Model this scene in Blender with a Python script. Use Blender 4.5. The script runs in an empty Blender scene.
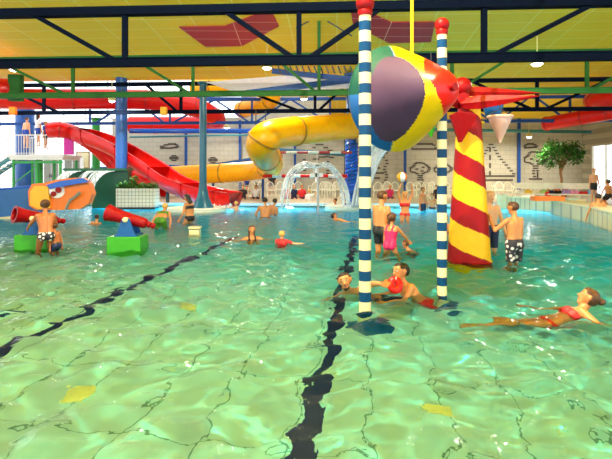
import bpy, bmesh, math, random
import numpy as np
from mathutils import Vector, Matrix
random.seed(7)
V = Vector; PI = math.pi
SC = bpy.context.scene; COL = SC.collection
CAMZ = 1.6; FOC = 510.0; HOR = 172.0; CX = 306.0
YAW = math.atan(31/510.0)            # the hall's long axis, measured against the view direction
AX = V((math.sin(YAW), math.cos(YAW), 0)); TX = V((math.cos(YAW), -math.sin(YAW), 0))

# ---------------------------------------------------------------- placing
def P(px, py, d): return V(((px-CX)/FOC*d, d, CAMZ+(HOR-py)/FOC*d))
def W(px, py, z=0.0):
    d = (CAMZ-z)*FOC/(py-HOR); return V(((px-CX)/FOC*d, d, z))
def TP(px, py, D):                    # point on the cross plane of the hall at distance D
    r = V(((px-CX)/FOC, 1, (HOR-py)/FOC)); t = D/r.dot(AX)
    return r*t + V((0, 0, CAMZ))
def HB(x, D, z): p = TX*x + AX*D; return V((p.x, p.y, z))   # hall frame to world
def floorz(x, y):
    t = min(1, max(0, (y-11)/9.0)); return -(0.44 + 0.028*max(-4, min(6, x)) + 0.45*t)
def WF(px, py):                       # pool-floor point seen through the water
    s = W(px, py); hd = V((s.x, s.y, 0)); L = hd.length
    si = L/math.hypot(L, CAMZ)/1.33; k = si/math.sqrt(1-si*si)
    p = s.copy()
    for _ in range(4):
        p = s + hd.normalized()*(-floorz(p.x, p.y))*k
    p.z = floorz(p.x, p.y); return p

# ---------------------------------------------------------------- materials
def mat(name, col, rough=.5, var=.06, scale=6, metal=0, bump=0, spec=.5, emit=None, es=0, coat=0):
    m = bpy.data.materials.new(name); m.use_nodes = True; nt = m.node_tree; N = nt.nodes; L = nt.links
    b = N['Principled BSDF']
    b.inputs['Roughness'].default_value = rough; b.inputs['Metallic'].default_value = metal
    b.inputs['Specular IOR Level'].default_value = spec; b.inputs['Coat Weight'].default_value = coat
    tc = N.new('ShaderNodeTexCoord'); no = N.new('ShaderNodeTexNoise')
    no.inputs['Scale'].default_value = scale; no.inputs['Detail'].default_value = 3
    L.new(tc.outputs['Object'], no.inputs['Vector'])
    r = N.new('ShaderNodeValToRGB'); c = list(col)[:3]
    r.color_ramp.elements[0].color = [x*(1-var) for x in c]+[1]; r.color_ramp.elements[1].color = [min(1, x*(1+var)) for x in c]+[1]
    r.color_ramp.elements[0].position = .3; r.color_ramp.elements[1].position = .7
    L.new(no.outputs['Fac'], r.inputs['Fac']); L.new(r.outputs['Color'], b.inputs['Base Color'])
    if bump:
        bp = N.new('ShaderNodeBump'); bp.inputs['Strength'].default_value = bump; bp.inputs['Distance'].default_value = .02
        L.new(no.outputs['Fac'], bp.inputs['Height']); L.new(bp.outputs['Normal'], b.inputs['Normal'])
    if emit:
        b.inputs['Emission Color'].default_value = list(emit)+[1]; b.inputs['Emission Strength'].default_value = es
    return m
def s2l(*c): return tuple(((x/255)/12.92 if x/255 <= .04045 else ((x/255+.055)/1.055)**2.4) for x in c)
def grid_mat(name, col, line, w, h, mortar=.02, rough=.4, offset=0.0, swz=None, var=.04):
    m = mat(name, col, rough); nt = m.node_tree; N = nt.nodes; L = nt.links; b = N['Principled BSDF']
    tc = N.new('ShaderNodeTexCoord'); vec = tc.outputs['Object']
    if swz:                           # wall: use (x, z)
        sp = N.new('ShaderNodeSeparateXYZ'); cb = N.new('ShaderNodeCombineXYZ'); L.new(vec, sp.inputs[0])
        L.new(sp.outputs[swz[0]], cb.inputs[0]); L.new(sp.outputs[swz[1]], cb.inputs[1]); vec = cb.outputs[0]
    br = N.new('ShaderNodeTexBrick'); br.offset = offset; br.squash = 1
    br.inputs['Scale'].default_value = 1; br.inputs['Brick Width'].default_value = w; br.inputs['Row Height'].default_value = h
    br.inputs['Mortar Size'].default_value = mortar; br.inputs['Mortar Smooth'].default_value = .2; br.inputs['Bias'].default_value = 0
    c = list(col)
    br.inputs['Color1'].default_value = [x*(1-var) for x in c]+[1]; br.inputs['Color2'].default_value = [min(1, x*(1+var)) for x in c]+[1]
    br.inputs['Mortar'].default_value = list(line)+[1]
    L.new(vec, br.inputs['Vector']); L.new(br.outputs['Color'], b.inputs['Base Color'])
    return m
M = {}
M['navy'] = mat('navy_paint', s2l(5, 14, 32), .8, spec=.05)
M['green_dark'] = mat('green_steel', s2l(40, 98, 38), .6, spec=.2)
M['blue_steel'] = mat('blue_steel', s2l(22, 70, 140), .5, spec=.3)
M['blue_col'] = mat('blue_column', s2l(25, 85, 160), .35)
M['teal'] = mat('teal_paint', s2l(45, 120, 125), .4)
M['teal_col'] = mat('teal_column', s2l(20, 90, 115), .3)
M['green'] = mat('bright_green', s2l(30, 150, 60), .4)
M['green_box'] = mat('green_box', s2l(50, 150, 20), .35)
M['dgreen'] = mat('deep_green', s2l(10, 82, 50), .4)
M['red'] = mat('red_fibreglass', s2l(222, 22, 18), .3, spec=.35)
M['red2'] = mat('dark_red_paint', s2l(140, 3, 12), .45, spec=.2)
M['orange'] = mat('orange_plastic', s2l(240, 120, 20), .35)
M['yellow'] = mat('yellow_fibreglass', s2l(250, 172, 0), .35, spec=.3)
M['yellow2'] = mat('yellow_paint', s2l(235, 185, 0), .4, spec=.3)
M['yellowbox'] = mat('amber_box', s2l(250, 180, 20), .3)
M['blue'] = mat('blue_fibreglass', s2l(15, 90, 200), .25)
M['blue_wave'] = mat('blue_wall_paint', s2l(20, 90, 160), .3)
M['stripe_blue'] = mat('stripe_blue', s2l(0, 62, 108), .45, spec=.2)
M['cream'] = mat('cream_paint', s2l(228, 214, 165), .35)
M['white'] = mat('white_paint', (.8, .8, .78), .4)
M['white_pl'] = mat('white_plastic', s2l(240, 238, 215), .35)
M['purple'] = mat('grey_purple_paint', s2l(72, 52, 78), .6, spec=.15, var=.12, scale=2)
M['green_cone'] = mat('sea_green_paint', s2l(0, 66, 58), .5, spec=.25)
M['blue_cone'] = mat('azure_paint', s2l(0, 80, 150), .4)
M['pink'] = mat('pale_pink_paint', s2l(235, 185, 175), .4)
M['mosaic'] = mat('dark_mosaic_tile', s2l(72, 62, 52), .5)
M['ceilred'] = grid_mat('red_ceiling_boards', s2l(180, 25, 38), s2l(225, 160, 140), 3.0, .8, .02, .6)
M['ceil'] = grid_mat('yellow_ceiling_boards', s2l(248, 205, 34), s2l(250, 235, 130), 1.62, .8, .017, .6)
M['wall'] = grid_mat('beige_wall_tiles', s2l(178, 172, 152), s2l(150, 146, 130), .6, .3, .012, .5, .5, (0, 2))
M['deck'] = grid_mat('pale_deck_tiles', s2l(205, 190, 160), s2l(160, 150, 130), .3, .3, .012, .4)
M['tile'] = grid_mat('white_square_tiles', s2l(225, 222, 205), s2l(150, 155, 140), .15, .15, .012, .3, 0, (0, 2))
M['tile_beige'] = grid_mat('beige_ledge_tiles', s2l(205, 195, 150), s2l(150, 150, 120), .12, .6, .012, .3, 0, (0, 2))
M['poolwall'] = mat('pool_wall', s2l(90, 190, 210), .4)
M['navy_line'] = mat('navy_line_tiles', s2l(12, 24, 105), .4)
M['inlet'] = mat('cream_floor_grate', s2l(240, 228, 165), .5)
M['blue_base'] = mat('blue_base_plate', s2l(0, 80, 150), .4)
M['lamp_ring'] = mat('lamp_housing', s2l(200, 190, 120), .4)
M['lamp'] = mat('lamp_glow', (1, 1, .9), .5, emit=(1, .93, .75), es=14)
M['leaf'] = mat('leaf_green', s2l(55, 120, 35), .5, var=.35, scale=9)
M['bark'] = mat('bark', s2l(150, 110, 70), .8, bump=.5)
M['pot'] = mat('terracotta', s2l(160, 80, 50), .7)
M['soil'] = mat('soil', s2l(60, 45, 30), .9)
M['dark'] = mat('dark_grey', s2l(45, 48, 52), .5)
M['grey'] = mat('grey_panel', s2l(130, 130, 120), .5)
M['metal'] = mat('brushed_steel', s2l(170, 170, 170), .3, metal=.9)
M['fascia'] = mat('white_soffit', s2l(220, 214, 225), .5)
M['eyew'] = mat('eye_white', (.8, .8, .8), .3); M['eyed'] = mat('dark_eye', (.02, .015, .01), .3)
M['lip'] = mat('lips', s2l(175, 85, 75), .5)
SK = [mat('skin_light', s2l(228, 170, 125), .45, .05), mat('skin_tan', s2l(205, 135, 80), .45, .05),
      mat('skin_brown', s2l(170, 100, 55), .45, .05)]
HR = {'black': mat('hair_black', s2l(32, 22, 18), .55, .3, 40), 'brown': mat('hair_brown', s2l(80, 48, 25), .55, .3, 40),
      'blond': mat('hair_blond', s2l(205, 160, 80), .55, .2, 40), 'ginger': mat('hair_ginger', s2l(185, 95, 35), .55, .2, 40)}
CL = {'black': mat('black_swimwear', s2l(25, 25, 32), .6), 'pink': mat('pink_swimwear', s2l(215, 30, 95), .55),
      'red': mat('red_swimwear', s2l(215, 30, 35), .55), 'white': mat('white_shirt', (.8, .8, .78), .7),
      'green': mat('green_swimwear', s2l(70, 125, 25), .6, .5, 30), 'blue': mat('blue_swimwear', s2l(30, 70, 170), .6),
      'navy': mat('navy_swimwear', s2l(20, 35, 75), .6), 'magenta': mat('magenta_shirt', s2l(225, 60, 180), .6)}
def pattern_mat():
    m = mat('patterned_swimwear', (.02, .02, .03), .6); N = m.node_tree.nodes; L = m.node_tree.links
    v = N.new('ShaderNodeTexVoronoi'); v.inputs['Scale'].default_value = 13; tc = N.new('ShaderNodeTexCoord')
    L.new(tc.outputs['Object'], v.inputs['Vector']); r = N.new('ShaderNodeValToRGB')
    r.color_ramp.elements[0].color = (.75, .72, .7, 1); r.color_ramp.elements[1].color = (.015, .015, .03, 1)
    r.color_ramp.elements[0].position = .36; r.color_ramp.elements[1].position = .42
    L.new(v.outputs['Distance'], r.inputs['Fac']); L.new(r.outputs['Color'], N['Principled BSDF'].inputs['Base Color']); return m
CL['pattern'] = pattern_mat()
def glass_mat():
    m = bpy.data.materials.new('window_glass'); m.use_nodes = True; N = m.node_tree.nodes; L = m.node_tree.links
    N.remove(N['Principled BSDF']); o = N['Material Output']
    t = N.new('ShaderNodeBsdfTransparent'); t.inputs[0].default_value = (.96, .98, .98, 1)
    g = N.new('ShaderNodeBsdfGlossy'); g.inputs['Roughness'].default_value = .03
    mx = N.new('ShaderNodeMixShader'); mx.inputs[0].default_value = .06
    L.new(t.outputs[0], mx.inputs[1]); L.new(g.outputs[0], mx.inputs[2]); L.new(mx.outputs[0], o.inputs[0]); return m
M['glass'] = glass_mat()
def spray_mat(name, lo, hi, scale, stretch=(1, 1, 1)):
    m = bpy.data.materials.new(name); m.use_nodes = True; N = m.node_tree.nodes; L = m.node_tree.links
    b = N['Principled BSDF']; b.inputs['Base Color'].default_value = (.85, .92, .95, 1); b.inputs['Roughness'].default_value = .25
    b.inputs['Subsurface Weight'].default_value = 0
    tc = N.new('ShaderNodeTexCoord'); mp = N.new('ShaderNodeMapping'); mp.inputs['Scale'].default_value = stretch
    n = N.new('ShaderNodeTexNoise'); n.inputs['Scale'].default_value = scale; n.inputs['Detail'].default_value = 4
    L.new(tc.outputs['Object'], mp.inputs[0]); L.new(mp.outputs[0], n.inputs['Vector'])
    r = N.new('ShaderNodeMapRange'); r.inputs[1].default_value = .35; r.inputs[2].default_value = .65; r.inputs[3].default_value = lo; r.inputs[4].default_value = hi
    L.new(n.outputs['Fac'], r.inputs[0]); L.new(r.outputs[0], b.inputs['Alpha']); return m
M['spray'] = spray_mat('falling_water', .15, .85, 9, (1, 1, .35))
M['curtain'] = spray_mat('sheet_of_water', .6, .95, 3.5, (1, 1, .35))

# ---------------------------------------------------------------- mesh builder
def frame_for(d):
    d = d.normalized(); a = V((0, 0, 1)) if abs(d.z) < .95 else V((1, 0, 0))
    s = d.cross(a).normalized(); return s, s.cross(d).normalized()
def catmull(pts, n=8):
    out = []
    for i in range(len(pts)-1):
        a = pts[max(0, i-1)]; b = pts[i]; c = pts[i+1]; e = pts[min(len(pts)-1, i+2)]
        for k in range(n):
            t = k/n
            out.append(tuple(.5*((2*b[j])+(-a[j]+c[j])*t+(2*a[j]-5*b[j]+4*c[j]-e[j])*t*t+(-a[j]+3*b[j]-3*c[j]+e[j])*t**3) for j in range(len(b))))
    out.append(tuple(pts[-1])); return out
class MB:
    def __init__(s): s.v = []; s.f = []; s.m = []
    def add(s, vs, fs, m=0):
        o = len(s.v); s.v += [V(x) for x in vs]; s.f += [[i+o for i in f] for f in fs]; s.m += [m]*len(fs); return s
    def box(s, c, size, m=0, ax=None):
        c = V(c); x, y, z = ax if ax else (V((1, 0, 0)), V((0, 1, 0)), V((0, 0, 1))); a, b, e = [k/2 for k in size]
        vs = [c+x*(i*a)+y*(j*b)+z*(k*e) for k in (-1, 1) for j in (-1, 1) for i in (-1, 1)]
        return s.add(vs, [(0, 2, 3, 1), (4, 5, 7, 6), (0, 1, 5, 4), (2, 6, 7, 3), (0, 4, 6, 2), (1, 3, 7, 5)], m)
    def hbox(s, x, D, z, size, m=0): return s.box(HB(x, D, z), size, m, (TX, AX, V((0, 0, 1))))
    def bar(s, a, b, w, h, m=0):       # rectangular bar between two points
        a = V(a); b = V(b); d = b-a; L = d.length
        if L < 1e-6: return s
        sd, up = frame_for(d); return s.box((a+b)/2, (w, L, h), m, (sd, d/L, up))
    def sweep(s, pts, prof, m=0, closed=True, caps=True, scales=None, up0=None):
        pts = [V(p[:3]) for p in pts]; n = len(pts); k = len(prof); vs = []
        for i, p in enumerate(pts):
            t = (pts[min(n-1, i+1)]-pts[max(0, i-1)]).normalized()
            if up0 is not None:
                u = (up0 - t*up0.dot(t)).normalized(); sd = t.cross(u)
            else:
                if i == 0: sd, u = frame_for(t)
                else:
                    sd = (sd - t*sd.dot(t)).normalized(); u = sd.cross(t)
            sc = scales[i] if scales else 1
            for q in prof: vs.append(p+sd*(q[0]*sc)+u*(q[1]*sc))
        fs = []
        for i in range(n-1):
            for j in range(k if closed else k-1):
                j2 = (j+1) % k; fs.append((i*k+j, i*k+j2, (i+1)*k+j2, (i+1)*k+j))
        if caps and closed: fs.append(list(range(k))[::-1]); fs.append([(n-1)*k+j for j in range(k)])
        return s.add(vs, fs, m)
    def tube(s, pts, r, m=0, seg=12, caps=True):
        rs = r if isinstance(r, (list, tuple)) else [r]*len(pts)
        return s.sweep(pts, [(math.cos(a*2*PI/seg), math.sin(a*2*PI/seg)) for a in range(seg)], m, scales=rs, caps=caps)
    def cyl(s, a, b, r0, r1=None, m=0, seg=16): return s.tube([a, b], [r0, r0 if r1 is None else r1], m, seg)
    def lathe(s, base, prof, m=0, seg=24, axis=V((0, 0, 1)), mf=None):   # prof = [(r, h)]
        sd, up = (V((1, 0, 0)), V((0, 1, 0))) if abs(axis.z) > .99 else frame_for(axis)
        vs = []; fs = []; k = seg
        for r, h in prof:
            for a in range(k):
                t = a*2*PI/k; vs.append(V(base)+sd*(r*math.cos(t))+up*(r*math.sin(t))+axis*h)
        o = len(s.v)
        for i in range(len(prof)-1):
            for a in range(k):
                b = (a+1) % k; fs.append((i*k+a, i*k+b, (i+1)*k+b, (i+1)*k+a))
        fs.append(list(range(k))[::-1]); fs.append([(len(prof)-1)*k+a for a in range(k)])
        s.add(vs, fs, m)
        if mf:
            for idx in range(len(s.f)-len(fs), len(s.f)):
                c = sum((s.v[i] for i in s.f[idx]), V())/len(s.f[idx]); q = c-V(base)
                s.m[idx] = mf(q.dot(axis), q.dot(sd), q.dot(up))
        return s
    def sphere(s, c, r, m=0, seg=14, ring=8, sc=(1, 1, 1)):
        vs = [V(c)+V((0, 0, r*sc[2]))]; fs = []
        for i in range(1, ring):
            t = PI*i/ring
            for a in range(seg):
                u = a*2*PI/seg; vs.append(V(c)+V((r*sc[0]*math.sin(t)*math.cos(u), r*sc[1]*math.sin(t)*math.sin(u), r*sc[2]*math.cos(t))))
        vs.append(V(c)-V((0, 0, r*sc[2])))
        for a in range(seg):
            b = (a+1) % seg; fs.append((0, 1+a, 1+b))
            for i in range(ring-2): fs.append((1+i*seg+a, 1+(i+1)*seg+a, 1+(i+1)*seg+b, 1+i*seg+b))
            fs.append((len(vs)-1, 1+(ring-2)*seg+b, 1+(ring-2)*seg+a))
        return s.add(vs, fs, m)
    def prism(s, poly, vec, m=0):       # polygon extruded along vec
        n = len(poly); vs = [V(p) for p in poly]+[V(p)+V(vec) for p in poly]
        fs = [list(range(n)), list(range(2*n-1, n-1, -1))]+[(i, i+n, (i+1) % n+n, (i+1) % n) for i in range(n)]
        return s.add(vs, fs, m)
    def build(s, name, mats, parent=None, smooth=False, bevel=0, origin=None):
        if not isinstance(mats, (list, tuple)): mats = [mats]
        if parent is not None:
            o = V(); q = parent
            while q: o += q.location; q = q.parent
        elif origin is not None: o = V(origin)
        else:
            n = len(s.v); o = V((sum(v.x for v in s.v)/n, sum(v.y for v in s.v)/n, min(v.z for v in s.v)))
        me = bpy.data.meshes.new(name); me.from_pydata([v-o for v in s.v], [], s.f)
        for mm in mats: me.materials.append(M[mm] if isinstance(mm, str) else mm)
        me.polygons.foreach_set('material_index', s.m)
        me.polygons.foreach_set('use_smooth', [smooth]*len(s.f))
        bm = bmesh.new(); bm.from_mesh(me); bmesh.ops.recalc_face_normals(bm, faces=bm.faces); bm.to_mesh(me); bm.free(); me.update()
        ob = bpy.data.objects.new(name, me); COL.objects.link(ob)
        if parent is not None: ob.parent = parent
        else: ob.location = o
        if bevel:
            b = ob.modifiers.new('bevel', 'BEVEL'); b.width = bevel; b.segments = 2; b.limit_method = 'ANGLE'
        if smooth:
            try: me.set_sharp_from_angle(angle=math.radians(45))
            except Exception: pass
        return ob
def thing(name, label, cat, loc=(0, 0, 0), group=None, rz=0):
    o = bpy.data.objects.new(name, None); o.empty_display_size = .1; COL.objects.link(o); o.location = loc; o.rotation_euler = (0, 0, rz)
    o['label'] = label; o['category'] = cat
    if group: o['group'] = group
    return o
def tag(o, label, cat, group=None, kind=None):
    o['label'] = label; o['category'] = cat
    if group: o['group'] = group
    if kind: o['kind'] = kind
    return o
def struct(o): o['kind'] = 'structure'; return o
def copy_tree(o, parent=None):
    c = o.copy(); COL.objects.link(c)
    if parent is not None: c.parent = parent
    for ch in list(o.children): copy_tree(ch, c)
    return c
def hall_obj(mb, name, mats):           # mesh given in the hall frame: its object is turned so textures follow the hall
    me = bpy.data.meshes.new(name); me.from_pydata(mb.v, [], mb.f)
    for mm in (mats if isinstance(mats, list) else [mats]): me.materials.append(M[mm] if isinstance(mm, str) else mm)
    me.polygons.foreach_set('material_index', mb.m)
    bm = bmesh.new(); bm.from_mesh(me); bmesh.ops.recalc_face_normals(bm, faces=bm.faces); bm.to_mesh(me); bm.free()
    o = bpy.data.objects.new(name, me); COL.objects.link(o); o.rotation_euler = (0, 0, -YAW); return o

# ================================================================ SETTING
DW = 33.5; CSL = .1
def ceilz(D): return CAMZ + 6.8 - CSL*D
XR = 15.6; XL = -20.0
# ceiling
mb = MB()
def slab(x0, x1, D0, D1, z0, z1, t=.2):
    mb.add([(x0, D0, z0), (x1, D0, z0), (x1, D1, z1), (x0, D1, z1), (x0, D0, z0+t), (x1, D0, z0+t), (x1, D1, z1+t), (x0, D1, z1+t)],
           [(0, 1, 2, 3), (7, 6, 5, 4), (0, 4, 5, 1), (1, 5, 6, 2), (2, 6, 7, 3), (3, 7, 4, 0)])
slab(XL-1, XR+6, -10.0, 24, ceilz(-10.0), ceilz(24))
slab(-.5, XR+6, 24, DW, ceilz(24), ceilz(DW))
struct(hall_obj(mb, 'ceiling', 'ceil'))
# raised roof over the slide tower, with riser
mb = MB(); mb.box(((XL-.5)/2, 28.7, 8.35), (abs(XL)-.5, 9.4, .02)); sky_o = struct(hall_obj(mb, 'window_5', 'glass'))
mb = MB()
for i in range(11): mb.box((XL+i*(abs(XL)-.5)/10, 28.7, 8.38), (.12, 9.6, .18))
for y in (23.95, 27.1, 30.3, 33.4): mb.box(((XL-.5)/2, y, 8.38), (abs(XL), .12, .18))
f = hall_obj(mb, 'window_frame', 'white'); f.rotation_euler = (0, 0, 0); f.parent = sky_o
# walls
mb = MB(); mb.box((0.35, DW+.1, 2.6), (30.5+.4, .2, 5.2)); struct(hall_obj(mb, 'wall_back', 'wall'))
mb = MB(); mb.box((-.4, 28.7, 7.2), (.2, 9.6, 2.4)); struct(hall_obj(mb, 'wall_riser', 'fascia'))
mb = MB()
mb.box((XR+.1, 20.0, 2.8), (.2, 18.5, 5.6)); mb.box((XR+.1, 32.95, 2.8), (.2, 1.1, 5.6)); mb.box((XR+.1, 30.8, 4.4), (.2, 3.2, 2.4))
struct(hall_obj(mb, 'wall_right', 'wall'))
def window(name, x0, x1, z0, z1, nx, nz, D=None, xw=None, y0=None, y1=None, fm='white'):
    fr = MB(); gl = MB(); w = .07
    def put(a, b, c, d, mbx, th):
        if D is not None: mbx.box(((a+b)/2, D, (c+d)/2), (b-a, th, d-c))
        else: mbx.box((xw, (a+b)/2, (c+d)/2), (th, b-a, d-c))
    for i in range(nx+1):
        x = x0+(x1-x0)*i/nx; put(x-w/2, x+w/2, z0, z1, fr, .1)
    for k in range(nz+1):
        z = z0+(z1-z0)*k/nz; put(x0, x1, z-w/2, z+w/2, fr, .1)
    put(x0, x1, z0, z1, gl, .012)
    o = struct(hall_obj(gl, name, 'glass')); f = hall_obj(fr, 'window_frame', fm); f.rotation_euler = (0, 0, 0); f.parent = o
window('window_1', XL, -15.1, .15, 5.2, 4, 3, D=DW)
window('window_2', XL, -6.3, 5.2, 8.3, 9, 1, D=DW)
mb = MB(); mb.box((-2.9, DW+.1, 6.75), (6.8, .2, 3.1)); struct(hall_obj(mb, 'wall_back_upper', 'wall'))
window('window_3', 3.0, DW, .15, 8.2, 7, 2, xw=XL)
# bright doorway in the right wall
window('door_1', 29.25, 32.35, .15, 3.2, 2, 1, xw=XR+.1)
# door_1 is glazed; a bar handle
# pool basin floor, walls, water
PAN = math.atan(62/510.0)
def pool_floor():
    nx, ny = 40, 50; vs = []; fs = []
    for j in range(ny+1):
        for i in range(nx+1):
            x = -14+28*i/nx; y = -1.2+25.7*j/ny; vs.append((x, y, floorz(x, y)))
    for j in range(ny):
        for i in range(nx): a = j*(nx+1)+i; fs.append((a, a+1, a+nx+2, a+nx+1))
    m = grid_mat('pool_floor_tiles', s2l(184, 182, 160), s2l(105, 112, 90), .55, 1.1, .008, .5, 0, None, .03)
    N = m.node_tree.nodes; L = m.node_tree.links; br = [n for n in N if n.type == 'TEX_BRICK'][0]
    mp = N.new('ShaderNodeMapping'); mp.inputs['Rotation'].default_value = (0, 0, PAN); tc = N.new('ShaderNodeTexCoord')
    L.new(tc.outputs['Object'], mp.inputs[0]); L.new(mp.outputs[0], br.inputs['Vector'])
    # deep-water tint put into the floor colour, bluer farther away and rightward
    sp = N.new('ShaderNodeSeparateXYZ'); L.new(tc.outputs['Object'], sp.inputs[0])
    mr = N.new('ShaderNodeMapRange'); mr.inputs[1].default_value = 4.5; mr.inputs[2].default_value = 13; ma = N.new('ShaderNodeMath'); ma.operation = 'MULTIPLY_ADD'; ma.inputs[1].default_value = .55; L.new(sp.outputs[0], ma.inputs[0]); L.new(sp.outputs[1], ma.inputs[2]); L.new(ma.outputs[0], mr.inputs[0])
    mx = N.new('ShaderNodeMix'); mx.data_type = 'RGBA'; L.new(mr.outputs[0], mx.inputs['Factor'])
    L.new(br.outputs['Color'], mx.inputs[6]); mx.inputs[7].default_value = list(s2l(5, 180, 215))+[1]
    L.new(mx.outputs[2], N['Principled BSDF'].inputs['Base Color'])
    me = bpy.data.meshes.new('floor'); me.from_pydata(vs, [], fs); me.materials.append(m); me.polygons.foreach_set('use_smooth', [True]*len(fs))
    o = bpy.data.objects.new('floor', me); COL.objects.link(o); struct(o)
pool_floor()
def water_mat():
    m = bpy.data.materials.new('pool_water'); m.use_nodes = True; N = m.node_tree.nodes; L = m.node_tree.links
    N.remove(N['Principled BSDF']); o = N['Material Output']
    tc = N.new('ShaderNodeTexCoord'); mp = N.new('ShaderNodeMapping'); mp.inputs['Scale'].default_value = (1, .8, 1)
    L.new(tc.outputs['Object'], mp.inputs[0])
    n1 = N.new('ShaderNodeTexNoise'); n1.inputs['Scale'].default_value = 2.6; n1.inputs['Detail'].default_value = 2; n1.inputs['Distortion'].default_value = .8
    n2 = N.new('ShaderNodeTexNoise'); n2.inputs['Scale'].default_value = 9; n2.inputs['Detail'].default_value = 2; n2.inputs['Distortion'].default_value = .5
    L.new(mp.outputs[0], n1.inputs['Vector']); L.new(mp.outputs[0], n2.inputs['Vector'])
    ad = N.new('ShaderNodeMath'); ad.operation = 'MULTIPLY_ADD'; ad.inputs[1].default_value = .4
    L.new(n2.outputs['Fac'], ad.inputs[0]); L.new(n1.outputs['Fac'], ad.inputs[2])
    bp = N.new('ShaderNodeBump'); bp.inputs['Strength'].default_value = 1; bp.inputs['Distance'].default_value = .02
    L.new(ad.outputs[0], bp.inputs['Height'])
    rf = N.new('ShaderNodeBsdfRefraction'); rf.inputs['IOR'].default_value = 1.33; rf.inputs['Roughness'].default_value = 0
    rf.inputs['Color'].default_value = (.98, 1, .99, 1)
    gl = N.new('ShaderNodeBsdfGlossy'); gl.inputs['Roughness'].default_value = .04
    fr = N.new('ShaderNodeFresnel'); fr.inputs[0].default_value = 1.125
    for q in (rf, gl, fr): L.new(bp.outputs[0], q.inputs['Normal'])
    mx = N.new('ShaderNodeMixShader'); L.new(fr.outputs[0], mx.inputs[0]); L.new(rf.outputs[0], mx.inputs[1]); L.new(gl.outputs[0], mx.inputs[2])
    L.new(mx.outputs[0], o.inputs['Surface'])
    va = N.new('ShaderNodeVolumeAbsorption'); va.inputs['Color'].default_value = (.36, .93, .92, 1); va.inputs['Density'].default_value = .72
    L.new(va.outputs[0], o.inputs['Volume']); return m
M['water'] = water_mat()
def water_mesh():
    xs = np.concatenate([np.arange(-14, -7, .25), np.arange(-7, 7, .05), np.arange(7, 14.01, .25)]); ys = np.concatenate([np.arange(-1.2, 11, .05), np.arange(11, 24.5, .12), [24.5]])
    X, Y = np.meshgrid(xs, ys); Z = np.zeros_like(X); rng = np.random.RandomState(4)
    wx = X+.10*np.sin(2.1*Y+.7*X)+.06*np.sin(5.3*Y-1.0); wy = Y+.10*np.sin(1.7*X-.6*Y)+.06*np.sin(4.9*X+2.0)
    for i in range(60):
        lam = .14*(1.1/.14)**(rng.rand()**1.6); th = rng.rand()*2*PI; k = 2*PI/lam
        Z += WAVE*(lam if lam < .5 else .5*(lam/.5)**.3)**1.2*np.sin(k*(math.cos(th)*wx+math.sin(th)*wy)+rng.rand()*2*PI)
    far = np.clip((Y-11)/1.0, 0, 1); far = np.maximum(far, np.clip((np.abs(X)-6.8)/1, 0, 1)); Z *= (1-.75*far)
    nx = len(xs); ny = len(ys); me = bpy.data.meshes.new('pool_water')
    I = np.arange(ny*nx).reshape(ny, nx); F = np.stack([I[:-1, :-1], I[:-1, 1:], I[1:, 1:], I[1:, :-1]], -1).reshape(-1, 4)
    me.from_pydata(np.stack([X, Y, Z], -1).reshape(-1, 3).tolist(), [], F.tolist()); me.materials.append(M['water']); me.polygons.foreach_set('use_smooth', [True]*len(F))
    o = bpy.data.objects.new('pool_water', me); COL.objects.link(o); return o
WAVE = .0115
w = water_mesh(); tag(w, 'rippled clear turquoise water filling the swimming pool', 'water', kind='stuff')
w.cycles.is_caustics_caster = True; bpy.data.objects['floor'].cycles.is_caustics_receiver = True
mb = MB(); mb.box((-14.1, 11.5, -.6), (.2, 26, 1.3)); struct(mb.build('wall_pool_left', 'poolwall'))
mb = MB(); mb.box((14.1, 11.5, -.6), (.2, 26, 1.3)); struct(mb.build('wall_pool_right', 'poolwall'))
FE = 23.7                              # far pool edge
mb = MB(); mb.box((0, (FE+DW)/2, -.45), (44, DW-FE, 1.2)); struct(hall_obj(mb, 'floor_far_deck', 'deck'))
mb = MB(); mb.box((0, FE-.12, .1), (30, .3, .12)); struct(hall_obj(mb, 'trim_1', 'white'))
mb = MB(); mb.box((-17.2, 11.5, -.05), (6.2, 26, .2)); struct(mb.build('floor_left_deck', 'deck'))
mb = MB(); mb.box((17.2, 11.5, -.05), (6.2, 26, .2)); struct(mb.build('floor_right_deck', 'deck'))

# dark lines on the pool floor
def floor_line(a, b, w, label):
    A = WF(*a); B = WF(*b); d = (B-A); d.z = 0; s = d.normalized().cross(V((0, 0, 1))); mb = MB(); n = 30; vs = []
    for i in range(n+1):
        p = A.lerp(B, i/n)
        for k in (-1, 1):
            q = p+s*(k*w/2); q.z = floorz(q.x, q.y)+.006; vs.append(q)
    vs2 = [v-V((0, 0, .02)) for v in vs]; m = len(vs)
    fs = [(2*i, 2*i+1, 2*i+3, 2*i+2) for i in range(n)]
    mb.add(vs+vs2, fs+[(m+2*i, m+2*i+2, m+2*i+3, m+2*i+1) for i in range(n)]+[(2*i, 2*i+2, m+2*i+2, m+2*i) for i in range(n)]+[(2*i+1, m+2*i+1, m+2*i+3, 2*i+3) for i in range(n)])
    tag(mb.build('lane_line', 'navy_line'), label, 'lane line')
floor_line((-60, 378), (236, 237), .16, 'dark navy tile line on pool floor running from left edge past the cannons')
floor_line((296, 470), (356, 236), .17, 'dark navy tile line on pool floor ending by nearest striped pole')
floor_line((-30, 313), (24, 310), .14, 'short dark line on pool floor at the left edge of view')
for (px, py, lb) in ((80, 391, 'pale yellow square grate on pool floor, lower left'), (436, 411, 'pale yellow square grate on pool floor, lower right'),
                     (188, 306, 'small pale yellow grate on pool floor beside the long dark line')):
    c = WF(px, py); mb = MB(); mb.box(c+V((0, 0, .008)), (.22, .22, .02)); 
    for k in range(5): mb.box(c+V((-.08+.04*k, 0, .02)), (.014, .2, .01))
    tag(mb.build('floor_grate', 'inlet'), lb, 'grate')

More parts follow.
